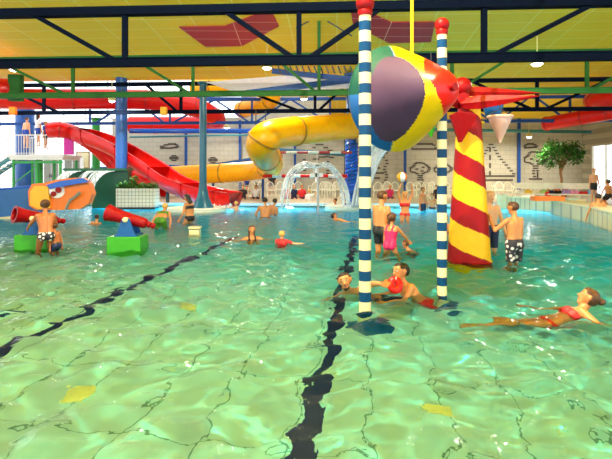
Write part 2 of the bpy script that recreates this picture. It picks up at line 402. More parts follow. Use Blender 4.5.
# ================================================================ ROOF STEEL
H1 = 2.63; H2 = 3.88
def truss(D, m, verts, diags, label, hw=.19, extra=None, vw=.12):
    t = thing('roof_truss', label, 'truss', HB(0, D, CAMZ+H1))
    b = MB(); b.hbox(-1.5, D, CAMZ+H1, (36, hw, hw)); b.hbox(-1.5, D, CAMZ+H1+hw/2, (36, hw*1.3, .03)); b.build('bottom_chord', m, t)
    b = MB(); b.hbox(-1.5, D, CAMZ+H2, (36, hw, hw)); b.hbox(-1.5, D, CAMZ+H2-hw/2, (36, hw*1.3, .03)); b.build('top_chord', m, t)
    for px in verts:
        a = TP(px, 60, D); a0 = V((a.x, a.y, CAMZ+H1)); a1 = V((a.x, a.y, CAMZ+H2)); b = MB(); b.bar(a0, a1, vw, vw); b.build('post', m, t)
    for x0, x1 in diags:               # from top at x0 to bottom at x1
        a = TP(x0, 60, D); c = TP(x1, 60, D); b = MB()
        b.bar(V((a.x, a.y, CAMZ+H2)), V((c.x, c.y, CAMZ+H1)), vw*.9, vw*.9); b.build('brace', m, t)
    return t
truss(12, 'navy', (-50, 125, 299, 484, 660), [(30, 120), (222, 297), (384, 306), (598, 488)], 'dark navy roof truss, nearest to the camera across the top')
truss(17, 'green_dark', (-50, 73, 193, 452, 587), [(-5, 68), (133, 191), (273, 317), (518, 456), (660, 590)], 'dark green roof truss, second from the camera', .17, vw=.1)
truss(22, 'navy', (44, 181, 315, 440, 537, 640), [(0, 60), (145, 178), (225, 300), (350, 318), (470, 532), (610, 545)], 'dark navy roof truss carrying two amber boxes, third from the camera', .15, vw=.12)
truss(27, 'blue_steel', (90, 170, 252, 330, 410, 495, 570), [(130, 95), (135, 165), (215, 172), (215, 250), (290, 255), (290, 328), (370, 335), (372, 408), (450, 412), (455, 492), (530, 498), (535, 568)], 'bright blue roof truss, farthest from the camera', .14, vw=.1)
# tall green post with inclined braces in the middle bay
t = thing('roof_post', 'tall dark green post with two sloping braces above the central bay', 'post', TP(319, 94, 17.2))
b = MB(); b.bar(TP(319, 95, 17.2), TP(319, 16, 17.2), .11, .11); b.build('post', 'green_dark', t)
for q in ((296, 28), (352, 36)):
    b = MB(); b.bar(TP(319, 16, 17.2), TP(q[0], q[1], 17.2), .04, .04); b.build('brace', 'dark', t)
# amber boxes on third truss
for px, lb in ((13, 'small orange box fixed on the third roof truss at far left'), (164, 'small yellow box fixed on the third roof truss above the red tube')):
    c = TP(px, 111, 21.75); mb = MB(); mb.box(c, (.27, .22, .34)); mb.box(c+V((0, -.12, 0)), (.2, .03, .26))
    tag(mb.build('junction_box', 'orange' if px < 50 else 'yellowbox', bevel=.02), lb, 'box')
# pipes
def pipe(a, b, r, m, name, label, cat='pipe'):
    mb = MB(); mb.cyl(a, b, r); return tag(mb.build(name, m, smooth=True), label, cat)
pipe(TP(360, 128.5, 31.5), TP(591, 132, 31), .1, 'teal', 'pipe', 'long teal horizontal pipe along the far wall on the right')
pipe(TP(130, 137, 31.5), TP(357, 133, 31.5), .06, 'teal', 'pipe', 'thin teal pipe across far wall behind the yellow tube')
pipe(TP(276, 150, 31.2), TP(357, 155, 31.2), .13, 'teal_col', 'pipe', 'thick dark teal pipe on far wall right of yellow tube bend')
pipe(TP(130, 131, 25.5), TP(262, 131, 25.5), .12, 'blue', 'pipe', 'blue horizontal beam under the upper red tube slide', 'beam')
pipe(TP(108, 98, 29), TP(285, 99, 29), .09, 'blue_steel', 'pipe', 'blue horizontal beam above the yellow tube slide', 'beam')
# slender blue posts standing on far wall
for px, y0, lb in ((186, 115, 'behind the rear yellow tube'), (240, 115, 'left of the yellow tube bend'), (295, 128, 'behind the striped booms'), (405, 122, 'behind the girl with the ball'), (519, 128, 'right of the sailboat mosaic')):
    a = TP(px, 190, 33.2); a.z = .15; c = V((a.x, a.y, ceilz(33)-.1)); mb = MB(); mb.bar(a, c, .16, .16); mb.box(a+V((0, 0, .02)), (.3, .24, .04))
    tag(mb.build('wall_post', 'blue_steel'), 'slender blue steel post on the far wall '+lb, 'post')
# gable soffit
t = thing('gable_panel', 'white triangular soffit panel with blue edges under the raised roof', 'panel', TP(290, 95, 20.5))
b = MB(); b.prism([TP(x, y, 20.5) for x, y in ((206, 82), (300, 74), (358, 78), (352, 88), (238, 93))], AX*.12); b.build('panel', 'fascia', t)
b = MB(); b.bar(TP(238, 94, 20.4), TP(358, 79, 20.4), .1, .22); b.bar(TP(272, 71, 20.4), TP(358, 80, 20.4), .1, .2); b.build('edge', 'blue_steel', t)
b = MB()
for k in range(14): b.bar(TP(278+k*6, 66, 20.3), TP(281+k*6, 73.5, 20.3), .06, .06)
b.build('corrugation', 'dark', t)
# ceiling red zigzags
def onceil(px, py, off=.02):
    r = V(((px-CX)/FOC, 1, (HOR-py)/FOC)); t = 6.8/(r.z+CSL*r.dot(AX)); return r*t+V((0, 0, CAMZ-off))
for polys, lb in (([[(179, 26), (225, 25), (242, 45), (206, 46)], [(225, 25), (262, 11), (272, 11), (279, 25), (242, 45)]], 'red bent chevron patch set in the yellow ceiling on the left'),
                  ([[(351, 11), (366, 10), (391, 21), (389, 42), (353, 23)], [(391, 21), (435, 21), (431, 41), (389, 42)]], 'red bent chevron patch set in the yellow ceiling above the painted cone')):
    mb = MB()
    for pl in polys: mb.prism([onceil(*q) for q in pl], (0, 0, -.03))
    ob = mb.build('ceiling_panel', 'ceilred'); tag(ob, lb, 'ceiling panel')
# lamps
LAMPS = []; CEN = 3800
def lamp(px, py, D, lb, r=.22, on=True):
    c = TP(px, py, D); LAMPS.append(tuple(c)); t = thing('ceiling_lamp', lb, 'lamp', c)
    b = MB(); b.lathe(c, [(r, 0), (r*1.15, .03), (r*1.1, .12), (r*.5, .2), (.03, .22)]); b.cyl(c+V((0, 0, .2)), V((c.x, c.y, max(c.z+.3, min(ceilz(D), c.z+.9)))), .015); b.build('housing', 'lamp_ring', t, True)
    b = MB(); b.lathe(c, [(.02, -.07), (r*.6, -.055), (r*.95, 0), (r*.95, .02)]); b.build('diffuser', 'lamp' if on else 'white', t, True)
for a in ((200, 2, 16, 'round lit ceiling lamp at the top left of centre', .22), (267, 68, 18, 'round lit ceiling lamp right of the left red chevron, under second truss', .17), (537, 64, 15, 'round lit ceiling lamp under the nearest truss on the right', .17),
          (14, 70, 20, 'round lit ceiling lamp near the upper left corner', .18), (112, 101, 21.2, 'small lit lamp in front of the upper red tube', .13), (304, 99, 24, 'small lit lamp beneath the white gable', .16),
          (227, 128, 30, 'small lit lamp above the rear yellow tube', .16), (480, 138, 30.5, 'small lit lamp in front of wall beside red and yellow tower', .13), (529, 137, 30.5, 'small lit lamp below the teal pipe by the potted tree', .16)):
    lamp(*a)

# ================================================================ WALL MOSAICS
def mosaic(segs, lb, w=.11):
    mb = MB()
    for a, b in segs:
        A = TP(a[0], a[1], DW-.02); B = TP(b[0], b[1], DW-.02); L = (B-A).length; n = max(1, int(L/.3))
        if abs(A.z-B.z) < .08 or abs((B-A).dot(TX)) < .08:
            mb.bar(A, B, .05, w) if abs(A.z-B.z) < .08 else mb.box((A+B)/2, (w, .05, abs(A.z-B.z)), 0, (TX, AX, V((0, 0, 1))))
        else:
            n = max(2, int(abs(A.z-B.z)/.17))
            for i in range(n):
                c = A.lerp(B, (i+.5)/n); mb.box(c, (max(.2, abs((B-A).dot(TX))/n*1.1), .05, .08), 0, (TX, AX, V((0, 0, 1))))
    tag(mb.build('wall_mosaic', 'mosaic'), lb, 'mosaic')
def poly(*p): return [(p[i], p[i+1]) for i in range(len(p)-1)]
mosaic(poly((491, 143), (482, 158), (480, 165), (483, 176), (515, 176)) + poly((491, 143), (500, 158), (515, 175)) + poly((483, 180), (513, 180)) + [((490, 147), (490, 152)), ((490, 155), (490, 160)), ((490, 163), (490, 168)), ((490, 171), (490, 175))], 'dark mosaic of a sailboat on the far wall')
def tree_m(cx, cy, s, lb):
    f = lambda x, y: (cx+x*s, cy+y*s)
    mosaic(poly(f(-4, 3), f(-10, 2), f(-11, -2), f(-7, -4), f(-5, -8), f(3, -8), f(8, -5), f(11, -2), f(9, 2), f(4, 3)) + [(f(-5, -1), f(-2, -1)), (f(2, -3), f(5, -3)), (f(1, 1), f(4, 1))] + poly(f(-4, 3), f(0, 7), f(-2, 12), f(0, 18)) + poly(f(4, 3), f(1, 7), f(3, 12), f(2, 18)) + poly(f(-6, 19), f(7, 19)), lb, .09)
tree_m(535, 160, 1.0, 'dark mosaic of a round tree beside the potted tree'); tree_m(420, 170, .9, 'dark mosaic of a round tree behind the girl with the ball'); tree_m(443, 170, .8, 'dark mosaic of a round tree half hidden by second striped pole')
mosaic(poly((524, 147), (527, 144), (534, 144), (537, 147), (524, 148)), 'dark mosaic of a flat cloud above the round tree mosaic')
mosaic(poly((411, 148), (414, 144), (433, 144), (437, 149), (411, 149)) , 'dark mosaic of a long cloud between the two striped poles')
mosaic(poly((371, 152), (379, 141), (388, 152), (382, 156), (388, 162), (384, 168), (387, 176), (384, 184)) + [((374, 168), (380, 168)), ((371, 173), (384, 173)), ((374, 178), (380, 178))], 'dark mosaic of a fir tree and house right of the nearest pole')
mosaic(poly((309, 152), (319, 143), (332, 152)) + poly((313, 160), (325, 156), (334, 158)) + poly((327, 160), (330, 166), (327, 172), (331, 180)) + poly((303, 158), (308, 164), (304, 172)), 'dark mosaic of a house roof behind the striped booms')
mosaic(poly((160, 147), (168, 144), (176, 144), (178, 147), (170, 148), (160, 148)), 'dark mosaic of a cloud above the blue flume')
for x, y, lb in ((174, 158, 'dark mosaic diamond above the blue flume on the left'), (213, 160, 'dark mosaic diamond near the teal column'), (198, 184, 'dark mosaic diamond below the rear yellow tube'), (258, 186, 'dark mosaic diamond below the yellow bend')):
    mosaic(poly((x-4, y), (x, y-3), (x+4, y), (x, y+3), (x-4, y)) + [((x-2, y), (x+2, y))], lb)

# ================================================================ COLUMNS
def column(px, by, y_top, d, r, m, label, flare=0, bz=0.0):
    b0 = P(px, by, d); b0.z = bz; h = CAMZ+(HOR-y_top)/FOC*d-bz
    t = thing('column', label, 'column', b0)
    b = MB(); b.lathe(b0, [(r, 0), (r, h)], seg=28); b.build('shaft', m, t, True)
    b = MB()
    if flare: b.lathe(b0, [(r+flare, 0), (r+flare*.8, .12), (r+flare*.35, .4), (r+flare*.1, .75), (r+.005, 1.0)], seg=28)
    else: b.lathe(b0, [(r*1.4, 0), (r*1.4, .06), (r*1.05, .1)], seg=28)
    b.build('base', m, t, True)
    b = MB(); b.lathe(b0+V((0, 0, h-.12)), [(r*1.05, 0), (r*1.5, .08), (r*1.5, .12)], seg=28); b.build('cap', m, t, True)
    return t
column(203, 208, 82, 21.2, .15, 'teal_col', 'dark teal round column with flared base standing in the pool', .3, .12)
column(121.5, 190, 72, 24.2, .27, 'blue_col', 'thick blue round column behind the dark green waterfall wall', 0, .15)
column(25, 190, 92, 29, .5, 'blue_col', 'thick light blue column behind the stair platform', 0, .15)
column(96, 190, 118, 29.5, .22, 'green', 'bright green round column behind the red slides', 0, .15)
column(39, 190, 158, 27.5, .2, 'green', 'short bright green column under the stair platform', 0, .15)
t = column(351.5, 205, 74, 23, .24, 'blue_col', 'blue ribbed column with frilled fins behind the nearest striped pole', 0, .12)
c0 = P(351.5, 205, 23); c0.z = .3
b = MB()
for k in range(3):
    pts = []
    for i in range(60):
        a = i*.55+k*2.1; pts.append(c0+V((math.cos(a)*.25, math.sin(a)*.25, i*.045)))
    b.tube(pts, .07, 0, 6)
b.build('fins', 'blue', t, True)
# islands
def island(px, py, d, rx, lb):
    c = P(px, py, d); c.z = floorz(c.x, c.y)-.02; mb = MB(); top = .12-c.z
    mb.lathe(c, [(rx, 0), (rx, top-.03), (rx*1.03, top-.02), (rx*1.03, top), (rx*.2, top+.002)], seg=40); tag(mb.build('pool_island', 'white_pl', smooth=True), lb, 'island')
island(196, 209, 21.3, 1.25, 'round white rimmed island around the teal column'); island(350, 208, 22.6, 1.1, 'round white rimmed island around the ribbed blue column')

# ================================================================ SLIDES
def tube_slide(pts, r, m, name, label, ringm, every=14, seg=20, sup=()):
    path = catmull([tuple(P(a, b, d)) for a, b, d in pts], 12); t = thing(name, label, 'slide', V(path[0]))
    b = MB(); b.tube(path, r, 0, seg, caps=False); b.tube(path, r*.93, 0, seg, caps=False); b.build('tube', m, t, True)
    for i in range(every//2, len(path)-1, every):
        p = V(path[i]); q = V(path[i+1]); dd = (q-p).normalized(); b = MB(); b.tube([p-dd*.035, p-dd*.03, p+dd*.03, p+dd*.035], [r, r*1.07, r*1.07, r], 0, seg); b.build('flange', ringm, t, True)
    for i in sup:
        p = V(path[min(i, len(path)-1)]); b = MB(); z0 = .12 if p.y > 21 else floorz(p.x, p.y)
        b.cyl(V((p.x, p.y+.3, z0)), V((p.x, p.y+.3, p.z-r*.2)), .07); b.build('support', 'blue_steel', t, True)
    return t
M['flange_r'] = mat('red_flange', s2l(190, 25, 20), .4); M['flange_y'] = mat('yellow_flange', s2l(170, 120, 20), .4)
tube_slide([(-60, 96, 24), (20, 99, 24.5), (90, 99, 25.3), (150, 100, 26), (190, 106, 26.6), (213, 116, 27.6), (215, 123, 29), (195, 125, 30), (130, 125, 30)], .5, 'red', 'tube_slide', 'red enclosed tube slide looping high under the roof on the left', 'flange_r')
tube_slide([(50, 130, 26), (62, 130, 26), (78, 135, 27), (95, 146, 27.6), (110, 160, 28), (128, 174, 28), (150, 183, 27.8), (165, 190, 27.4)], .4, 'red', 'tube_slide', 'red enclosed tube slide dropping from the stair platform', 'flange_r', 20)
tube_slide([(372, 125, 22.5), (350, 126, 21.5), (318, 129, 20), (288, 132, 18.6), (268, 136, 17.8), (261, 144, 17.8), (264, 153, 18.8), (270, 161, 21.5), (270, 166, 25), (256, 170, 27.5), (225, 173, 28.5), (185, 175, 29), (150, 177, 29.5), (120, 181, 30)], .53, 'yellow', 'tube_slide', 'long yellow enclosed tube slide with a tight bend in mid hall', 'flange_y', 22, 28, (104, 124, 140))
tube_slide([(195, 88, 28), (225, 86, 27), (262, 88, 26.5), (272, 98, 27), (258, 106, 28), (240, 110, 29)], .45, 'yellow', 'tube_slide', 'short yellow tube slide loop up among the roof steel', 'flange_y', 16)
tube_slide([(640, 106, 24), (612, 112, 24.5), (585, 117, 25.3), (545, 124, 27)], .36, 'red', 'tube_slide', 'orange red tube slide crossing the top right behind the trusses', 'flange_r', 10)
tube_slide([(640, 96, 22.5), (600, 101, 24), (592, 101, 26), (606, 98, 28)], .4, 'red', 'tube_slide', 'red tube bend at the right edge above the other tube', 'flange_r', 10)
tube_slide([(-50, 90, 19.5), (-10, 89, 19.5), (10, 89, 19.8)], .4, 'red', 'tube_slide', 'red tube end at the upper left edge beside green post', 'flange_r', 10)
mb = MB(); mb.box(P(16, 88, 19.6), (.46, .3, 1.0)); mb.box(P(16, 88, 19.4), (.36, .1, .8)); o = tag(mb.build('hanging_box', 'green_dark'), 'dark green steel box at the upper left holding the red tube end', 'box')
def halfpipe(r, th=.06, n=14, a0=-10, a1=190, rim=.07):
    out = [(-r*math.cos(math.radians(a0+(a1-a0)*i/n)), -r*math.sin(math.radians(a0+(a1-a0)*i/n))) for i in range(n+1)]
    inn = [(x*(r-th)/r, y*(r-th)/r) for x, y in out][::-1]
    return out+[(out[-1][0]+rim, out[-1][1])]+inn+[(out[0][0]-rim, out[0][1])]
def flume(pts, r, m, label, supports=(), sc=None):
    path = [V(p) for p in catmull([tuple(P(a, b, d)) for a, b, d in pts], 10)]; t = thing('open_slide', label, 'slide', path[0])
    b = MB(); b.sweep(path, halfpipe(r), 0, up0=V((0, 0, 1)), scales=sc(len(path)) if sc else None); b.build('trough', m, t, True)
    for i in range(6, len(path)-2, 14):
        b = MB(); p, q = path[i], path[i+1]; d = (q-p).normalized()
        b.sweep([p-d*.03, p+d*.03], halfpipe(r*1.05), 0, up0=V((0, 0, 1))); b.build('flange', m, t)
    for i in supports:
        p = path[i]; b = MB(); b.cyl(V((p.x, p.y, .12)), p-V((0, 0, r*.9)), .08); b.build('support', 'dark', t, True)
flume([(80, 130, 26.5), (100, 136, 26), (125, 148, 25.3), (150, 163, 24.6), (172, 178, 23.9), (195, 187, 23.2), (215, 192, 22.8), (236, 195, 22.5)], .68, 'red', 'wide open red flume slide descending to the pool by the teal column', (22, 38))
flume([(95, 168, 31), (130, 168, 30.8), (165, 166, 30.5), (190, 168, 30.2), (215, 165, 30), (262, 158, 29.5)], .45, 'blue', 'open blue flume running behind the rear yellow tube', (20, 34))
# water at slide exit
def blob_spray(px, py, d, n, sx, sy, sz, lb, z=0, name='splash'):
    c = P(px, py, d); c.z = z; mb = MB()
    for i in range(n):
        q = c+V((random.gauss(0, sx), random.gauss(0, sy), abs(random.gauss(0, sz)))); mb.sphere(q, random.uniform(.02, .07), 0, 6, 4)
    tag(mb.build(name, 'spray', smooth=True), lb, 'splash', kind='stuff')
blob_spray(222, 206, 21.6, 150, .35, .15, .08, 'white splash at the foot of the red flume slide')
# ================================================================ STAIR PLATFORM
pc = P(46, 158, 27); pc.z = 2.42
t = thing('stair_platform', 'white railed slide platform with stairs and green frame at left', 'platform', (pc.x, pc.y, .15))
b = MB(); b.box(pc, (2.9, 2.2, .12)); b.box(pc-V((0, 0, .12)), (2.7, 2.0, .14)); b.build('deck', 'white', t)
for sx in (-1.2, 0, 1.2):
    for sy in (-.9, .9):
        b = MB(); b.bar(V((pc.x+sx, pc.y+sy, .15)), V((pc.x+sx, pc.y+sy, pc.z-.1)), .1, .1); b.build('post', 'green', t)
b = MB(); b.bar(V((pc.x-1.2, pc.y-.9, 2.1)), V((pc.x+1.3, pc.y-.9, 2.1)), .12, .12); b.bar(V((pc.x-1.2, pc.y-.92, 1.0)), V((pc.x, pc.y-.92, 1.9)), .05, .05); b.build('crossbeam', 'green', t)
def railing(A, B, parent, h=1.0, m='white'):
    n = max(2, int((B-A).length/.13)); b = MB(); b.bar(A+V((0, 0, h)), B+V((0, 0, h)), .05, .05); b.bar(A+V((0, 0, .08)), B+V((0, 0, .08)), .03, .03)
    for i in range(n+1): p = A.lerp(B, i/n); b.bar(p, p+V((0, 0, h)), .02, .02)
    b.build('railing', m, parent)
a = V((pc.x-1.4, pc.y-1.05, pc.z+.06)); c = V((pc.x+.9, pc.y-1.05, pc.z+.06)); railing(a, c, t); railing(V((pc.x-1.4, pc.y+1.05, pc.z+.06)), V((pc.x+1.4, pc.y+1.05, pc.z+.06)), t)
b = MB(); s0 = V((pc.x-1.45, pc.y, pc.z)); 
for i in range(12): b.box(s0+V((-.14-.26*i, 0, -.17*(i+1)+.1)), (.3, 1.0, .05))
b.build('stair_treads', 'white', t)
b = MB()
for sy in (-.52, .52): b.bar(s0+V((0, sy, 0)), s0+V((-3.3, sy, -2.15)), .06, .22)
b.build('stringers', 'teal', t)
railing(s0+V((0, -.55, .05)), s0+V((-3.2, -.55, -2.0)), t)
b = MB(); b.box(pc+V((1.3, -.2, .65)), (.5, .06, 1.1)); b.build('panel', CL['magenta'], t)
# grey doors and cupboards behind the slide base
for px, w, lb in ((53, 1.0, 'left'), (74, 1.1, 'right')):
    c = TP(px, 190, 32.6); c.z = .15
    t = thing('locker', 'tall grey cupboard with pale frame below the slide platform, on the '+lb, 'cupboard', c)
    b = MB(); b.box(c+V((0, 0, 1.2)), (w, .5, 2.4), 0); b.build('body', 'white', t, bevel=.01)
    for s in (-1, 1):
        b = MB(); b.box(c+V((s*w*.24, -.27, 1.2)), (w*.4, .04, 2.2)); dd = b.build('door', 'grey', t); b = MB(); b.box(c+V((s*.06, -.31, 1.2)), (.03, .05, .2)); b.build('handle', 'dark', dd)
c = TP(83, 160, 33.1); t = thing('notice_board', 'cream notice board on the wall behind the red slides', 'sign', c)
b = MB(); b.box(c, (.8, .05, 1.0)); b.build('board', 'cream', t); b = MB()
for z in (-.53, .53): b.box(c+V((0, -.01, z)), (.9, .09, .06))
for x in (-.43, .43): b.box(c+V((x, -.01, 0)), (.06, .09, 1.1))
b.build('frame', 'bark', t)

# ================================================================ WATERFALL WALL + PLANTER
c = P(97, 208, 22.6); c.z = -.02
t = thing('waterfall_wall', 'dark green panelled waterfall wall with an overhanging ledge', 'wall', (c.x, c.y, 0))
pts = []
def wp(px, py): q = P(px, py, 22.6); return q
pl = [wp(68, 170), wp(128, 170), wp(128, 210), wp(92, 210)]
for k in range(7):
    a = math.radians(k*15); pl.append(wp(92-24*(1-math.cos(a))-0, 210-30*math.sin(a)) if k else wp(92, 205))
pl.append(wp(68, 178))
b = MB(); b.prism(pl, (0, .35, 0)); b.build('panel', 'dgreen', t)
b = MB(); b.box(wp(98, 169.5)+V((0, .1, 0)), (2.8, .9, .1)); b.build('ledge', 'dgreen', t)
def jet(px0, px1, spread, n, lb, y1=209):
    mb = MB()
    for i in range(n):
        s = random.random(); a = wp(px0+s*spread, 171)+V((0, -.35, 0)); e = wp(px1+s*spread*.6+random.gauss(0, 1.5), y1+random.uniform(-3, 1))+V((0, -.9, 0)); e.z = max(e.z, .0)
        ps = []
        for k in range(9):
            u = k/8; q = a.lerp(e, u); q.x = a.x+(e.x-a.x)*math.sin(u*PI/2); q.z = a.z+(e.z-a.z)*u*u; ps.append(q)
        mb.tube(ps, [random.uniform(.008, .02)*(.5+1.2*k/8) for k in range(9)], 0, 5)
    tag(mb.build('water_jet', 'spray', smooth=True), lb, 'water jet', kind='stuff')
jet(74, 57, 12, 26, 'left white water jet falling from the green ledge'); jet(92, 84, 26, 34, 'right white water jet fanning down the green waterfall wall', 200)
blob_spray(62, 209, 21.5, 260, .45, .3, .14, 'white foam where the left jet hits the pool')
c = P(138, 208, 22.1); c.z = 0
t = thing('tiled_planter', 'white tiled planter box with dark base beside the green waterfall wall', 'planter', c)
b = MB(); b.box(c+V((0, 0, .5)), (1.66, .7, .8)); b.build('tiled_box', 'tile', t)
b = MB(); b.box(c+V((0, 0, .05)), (1.6, .64, .16)); b.build('plinth', 'dark', t)
b = MB(); b.box(c+V((0, 0, .905)), (1.5, .56, .03)); b.build('soil', 'soil', t)
def leaves(mb, c, R, n, ls, sz=1.0, flat=.7):
    for i in range(n):
        u = random.random()**.5; th = random.uniform(0, 2*PI); ph = math.acos(random.uniform(-1, 1))
        p = c+V((R[0]*u*math.sin(ph)*math.cos(th), R[1]*u*math.sin(ph)*math.sin(th), R[2]*u*math.cos(ph)))
        d = V((random.gauss(0, 1), random.gauss(0, 1), random.gauss(-.2, .5))).normalized(); s, up = frame_for(d); l = ls*random.uniform(.6, 1.3); w = l*.3
        mb.add([p, p+d*l*.5+s*w+up*.01, p+d*l, p+d*l*.5-s*w+up*.01], [(0, 1, 2, 3)])
b = MB()
for x in (-.7, -.4, -.1, .2, .5, .7): leaves(b, c+V((x, 0, 1.0)), (.22, .3, .16), 130, .14)
leaves(b, c+V((-.15, 0, 1.25)), (.15, .15, .25), 120, .16); o = b.build('foliage', 'leaf', t)
# small cream box standing in the water
c = W(195, 234); c.z = floorz(c.x, c.y)
t = thing('pool_step_block', 'small cream block standing in the water beside the bikini woman', 'block', c)
b = MB(); b.box(V((c.x, c.y, (c.z+.18)/2-.03)), (.26, .26, .18-c.z-.06)); b.build('body', 'cream', t, bevel=.02)
b = MB(); b.box(V((c.x, c.y, .17)), (.3, .3, .05)); b.build('lid', 'cream', t, bevel=.01)

# ================================================================ BLUE WAVE WALL + FISH
t = thing('wave_wall', 'blue wave shaped side wall of the children slide at the left edge', 'wall', (-10.5, 17.5, 0))
prof = [(-30, 190), (0, 190), (15, 189), (30, 187.5), (48, 185), (62, 182), (74, 180), (84, 182), (80, 190), (60, 203), (40, 216), (0, 218), (-30, 220)]
b = MB(); b.prism([P(x, y, 18.0) for x, y in prof], (0, .25, 0)); b.build('panel', 'blue_wave', t)
b = MB(); ps = [P(x, y-.5, 18.1) for x, y in prof[:8]]; b.tube(ps, .05, 0, 8); b.build('rim', 'blue', t, True)
b = MB(); b.prism([P(x, y, 17.5) for x, y in ((-30, 220), (20, 216), (22, 219), (-30, 224))], (0, .5, 0)); b.build('kerb', 'cream', t)
t = thing('fish_slide', 'orange and yellow fish shaped children slide with red spotted eye', 'slide', P(60, 209, 17.4))
body = [(28, 191), (32, 184), (44, 183), (56, 180), (70, 178), (82, 178), (89, 184), (92, 194), (88, 204), (80, 209), (60, 210), (36, 210), (29, 206)]
b = MB(); b.prism([P(x, y, 17.3) for x, y in body], (0, .35, 0)); b.build('body', 'orange', t)
b = MB(); b.prism([P(x, y, 17.2) for x, y in ((30, 192), (34, 186), (48, 186), (50, 208), (38, 209), (30, 205))], (0, .1, 0)); b.build('cheek', 'yellowbox', t)
b = MB(); b.cyl(P(57, 191, 17.2), P(57, 191, 17.32), .24, .24, 0, 24); e = b.build('eye', 'white', t); b = MB(); b.cyl(P(53.5, 194, 17.12), P(53.5, 194, 17.22), .09, .09, 0, 16); b.cyl(P(58.5, 190, 17.12), P(58.5, 190, 17.22), .1, .1, 0, 16); b.build('spot', 'red2', e)
b = MB(); b.tube([P(66, 209, 17.15), P(70, 200, 17.1), P(76, 196, 17.1), P(80, 192, 17.15)], .05, 0, 8); b.build('fin', 'grey', t, True)
b = MB(); b.prism([P(x, y, 17.1) for x, y in ((46, 185), (60, 181), (82, 178), (89, 182), (70, 185), (50, 189))], (0, .12, 0)); b.build('lip', 'blue', t)

# ================================================================ WATER CANNONS
def cannon(px, wy, left, label):
    c = W(px, wy); c.z = floorz(c.x, c.y); t = thing('water_cannon', label, 'water cannon', c); top = .3
    s = 1
    b = MB(); b.box(V((c.x, c.y, (c.z+top)/2)), (.68, .55, top-c.z)); b.build('base_block', 'green_box', t, bevel=.02)
    b = MB(); q = V((c.x+.02, c.y-.0, top))
    for dy in (-.2, .16):
        b.prism([q+V((-.2, dy, 0)), q+V((.2, dy, 0)), q+V((.07, dy, .36)), q+V((-.07, dy, .36))], (0, .04, 0))
    b.box(q+V((0, 0, .02)), (.44, .44, .04)); b.build('bracket', 'blue_cone', t)
    piv = q+V((0, 0, .34)); d = V((-.9, .1, .24)).normalized() if left else V((-.62, -.7, .2)).normalized()
    b = MB(); b.lathe(piv-d*.38, [(.05, -.1), (.07, -.06), (.05, -.02), (.09, 0), (.11, .05), (.12, .35), (.14, .65), (.17, .8), (.18, .85), (.13, .85), (.11, .6)], 0, 20, d); b.build('barrel', 'red2', t, True)
    b = MB(); b.cyl(piv+V((0, -.22, 0)), piv+V((0, .22, 0)), .04); b.sphere(piv+V((0, -.23, 0)), .055); b.build('pivot', 'cream', t, True)
    b = MB(); b.lathe(piv-d*.38, [(.03, -.2), (.06, -.17), (.06, -.13), (.02, -.1)], 0, 14, d); b.build('handle', 'red2', t, True)
    return t
cannon(128, 250, True, 'unattended red water cannon on a green block in the pool')
cannon(37, 248, False, 'red water cannon on a green block held by the tanned bather at left')

# ================================================================ STRIPED POLES
def striped_pole(px, wy, r, ylab, label):
    c = W(px, wy); zf = floorz(c.x, c.y); t = thing('striped_pole', label, 'pole', (c.x, c.y, zf)); o = V((c.x, c.y, 0))
    b = MB(); z = 3.3; cr = True; z0 = .0
    # stripes from the water line up: cream .125, blue .112; below the surface too
    zs = [(-.125-.112+.0, -.125, 1), (-.125, 0.0, 0)] ; z = 0.0
    rings = []; zz = zf+.03
    rings.append((zf+.03, -.112, 0)); rings.append((-.112, 0, 1)); k = 0; z = 0
    while z < 3.36:
        h = .125 if k % 2 == 0 else .112; rings.append((z, min(z+h, 3.4), 0 if k % 2 == 0 else 1)); z += h; k += 1
    for a, e, mi in rings: b.lathe(o+V((0, 0, a)), [(r, 0), (r, e-a)], mi, 20)
    b.build('shaft', ['cream', 'stripe_blue'], t, True)
    b = MB(); b.sphere(o+V((0, 0, z+r*1.1)), r*1.5, 0, 20, 12); b.lathe(o+V((0, 0, z-.06)), [(r*1.1, 0), (r*1.25, .05), (r*.8, .1)]); b.build('ball_cap', 'red2', t, True)
    b = MB(); b.lathe(V((c.x, c.y, zf)), [(.24, 0), (.25, .02), (.22, .04), (r*1.6, .06), (r*1.2, .12)], 0, 28); b.build('base_plate', 'blue_base', t, True)
    return o
striped_pole(365, 312, .07, 0, 'blue and cream striped pole with red ball, the nearer and left one')
striped_pole(442, 295, .063, 0, 'blue and cream striped pole with red ball, right one beside the painted tower')
# ================================================================ PAINTED TOWER with rotor
c = W(469, 260); zf = floorz(c.x, c.y); tower = thing('play_tower', 'tapering tower with red and yellow spiral stripes in the pool', 'tower', (c.x, c.y, zf))
o = V((c.x, c.y, 0)); HT = 2.95
def spiral_tower():
    seg = 72; nz = 260; vs = []; fs = []; ms = []; b = MB()
    for k in range(nz+1):
        u = k/nz; z = zf+(HT-zf)*u; w = (z)/HT; r = .385-.2*w if z > 0 else .385+.02
        for a in range(seg): vs.append(o+V((r*math.cos(a*2*PI/seg), r*math.sin(a*2*PI/seg), z)))
    b.add(vs, [])
    for k in range(nz):
        for a in range(seg):
            a2 = (a+1) % seg; b.f.append([k*seg+a, k*seg+a2, (k+1)*seg+a2, (k+1)*seg+a])
            z = zf+(HT-zf)*(k+.5)/nz; th = (a+.5)*2*PI/seg      # camera side: th = -pi/2 (270 deg)
            ph = (z - .1 + .85*((th+PI) % (2*PI))/(2*PI))/.85
            b.m.append(1 if ((ph+OFF) % 1.0) < .48 else 0)
    b.f.append(list(range(seg))[::-1]); b.m.append(0); b.f.append([nz*seg+a for a in range(seg)]); b.m.append(0)
    return b
OFF = .2
spiral_tower().build('spiral_shaft', ['yellow2', 'red2'], tower, True)
hub = o+V((-.17, -.05, 3.0))
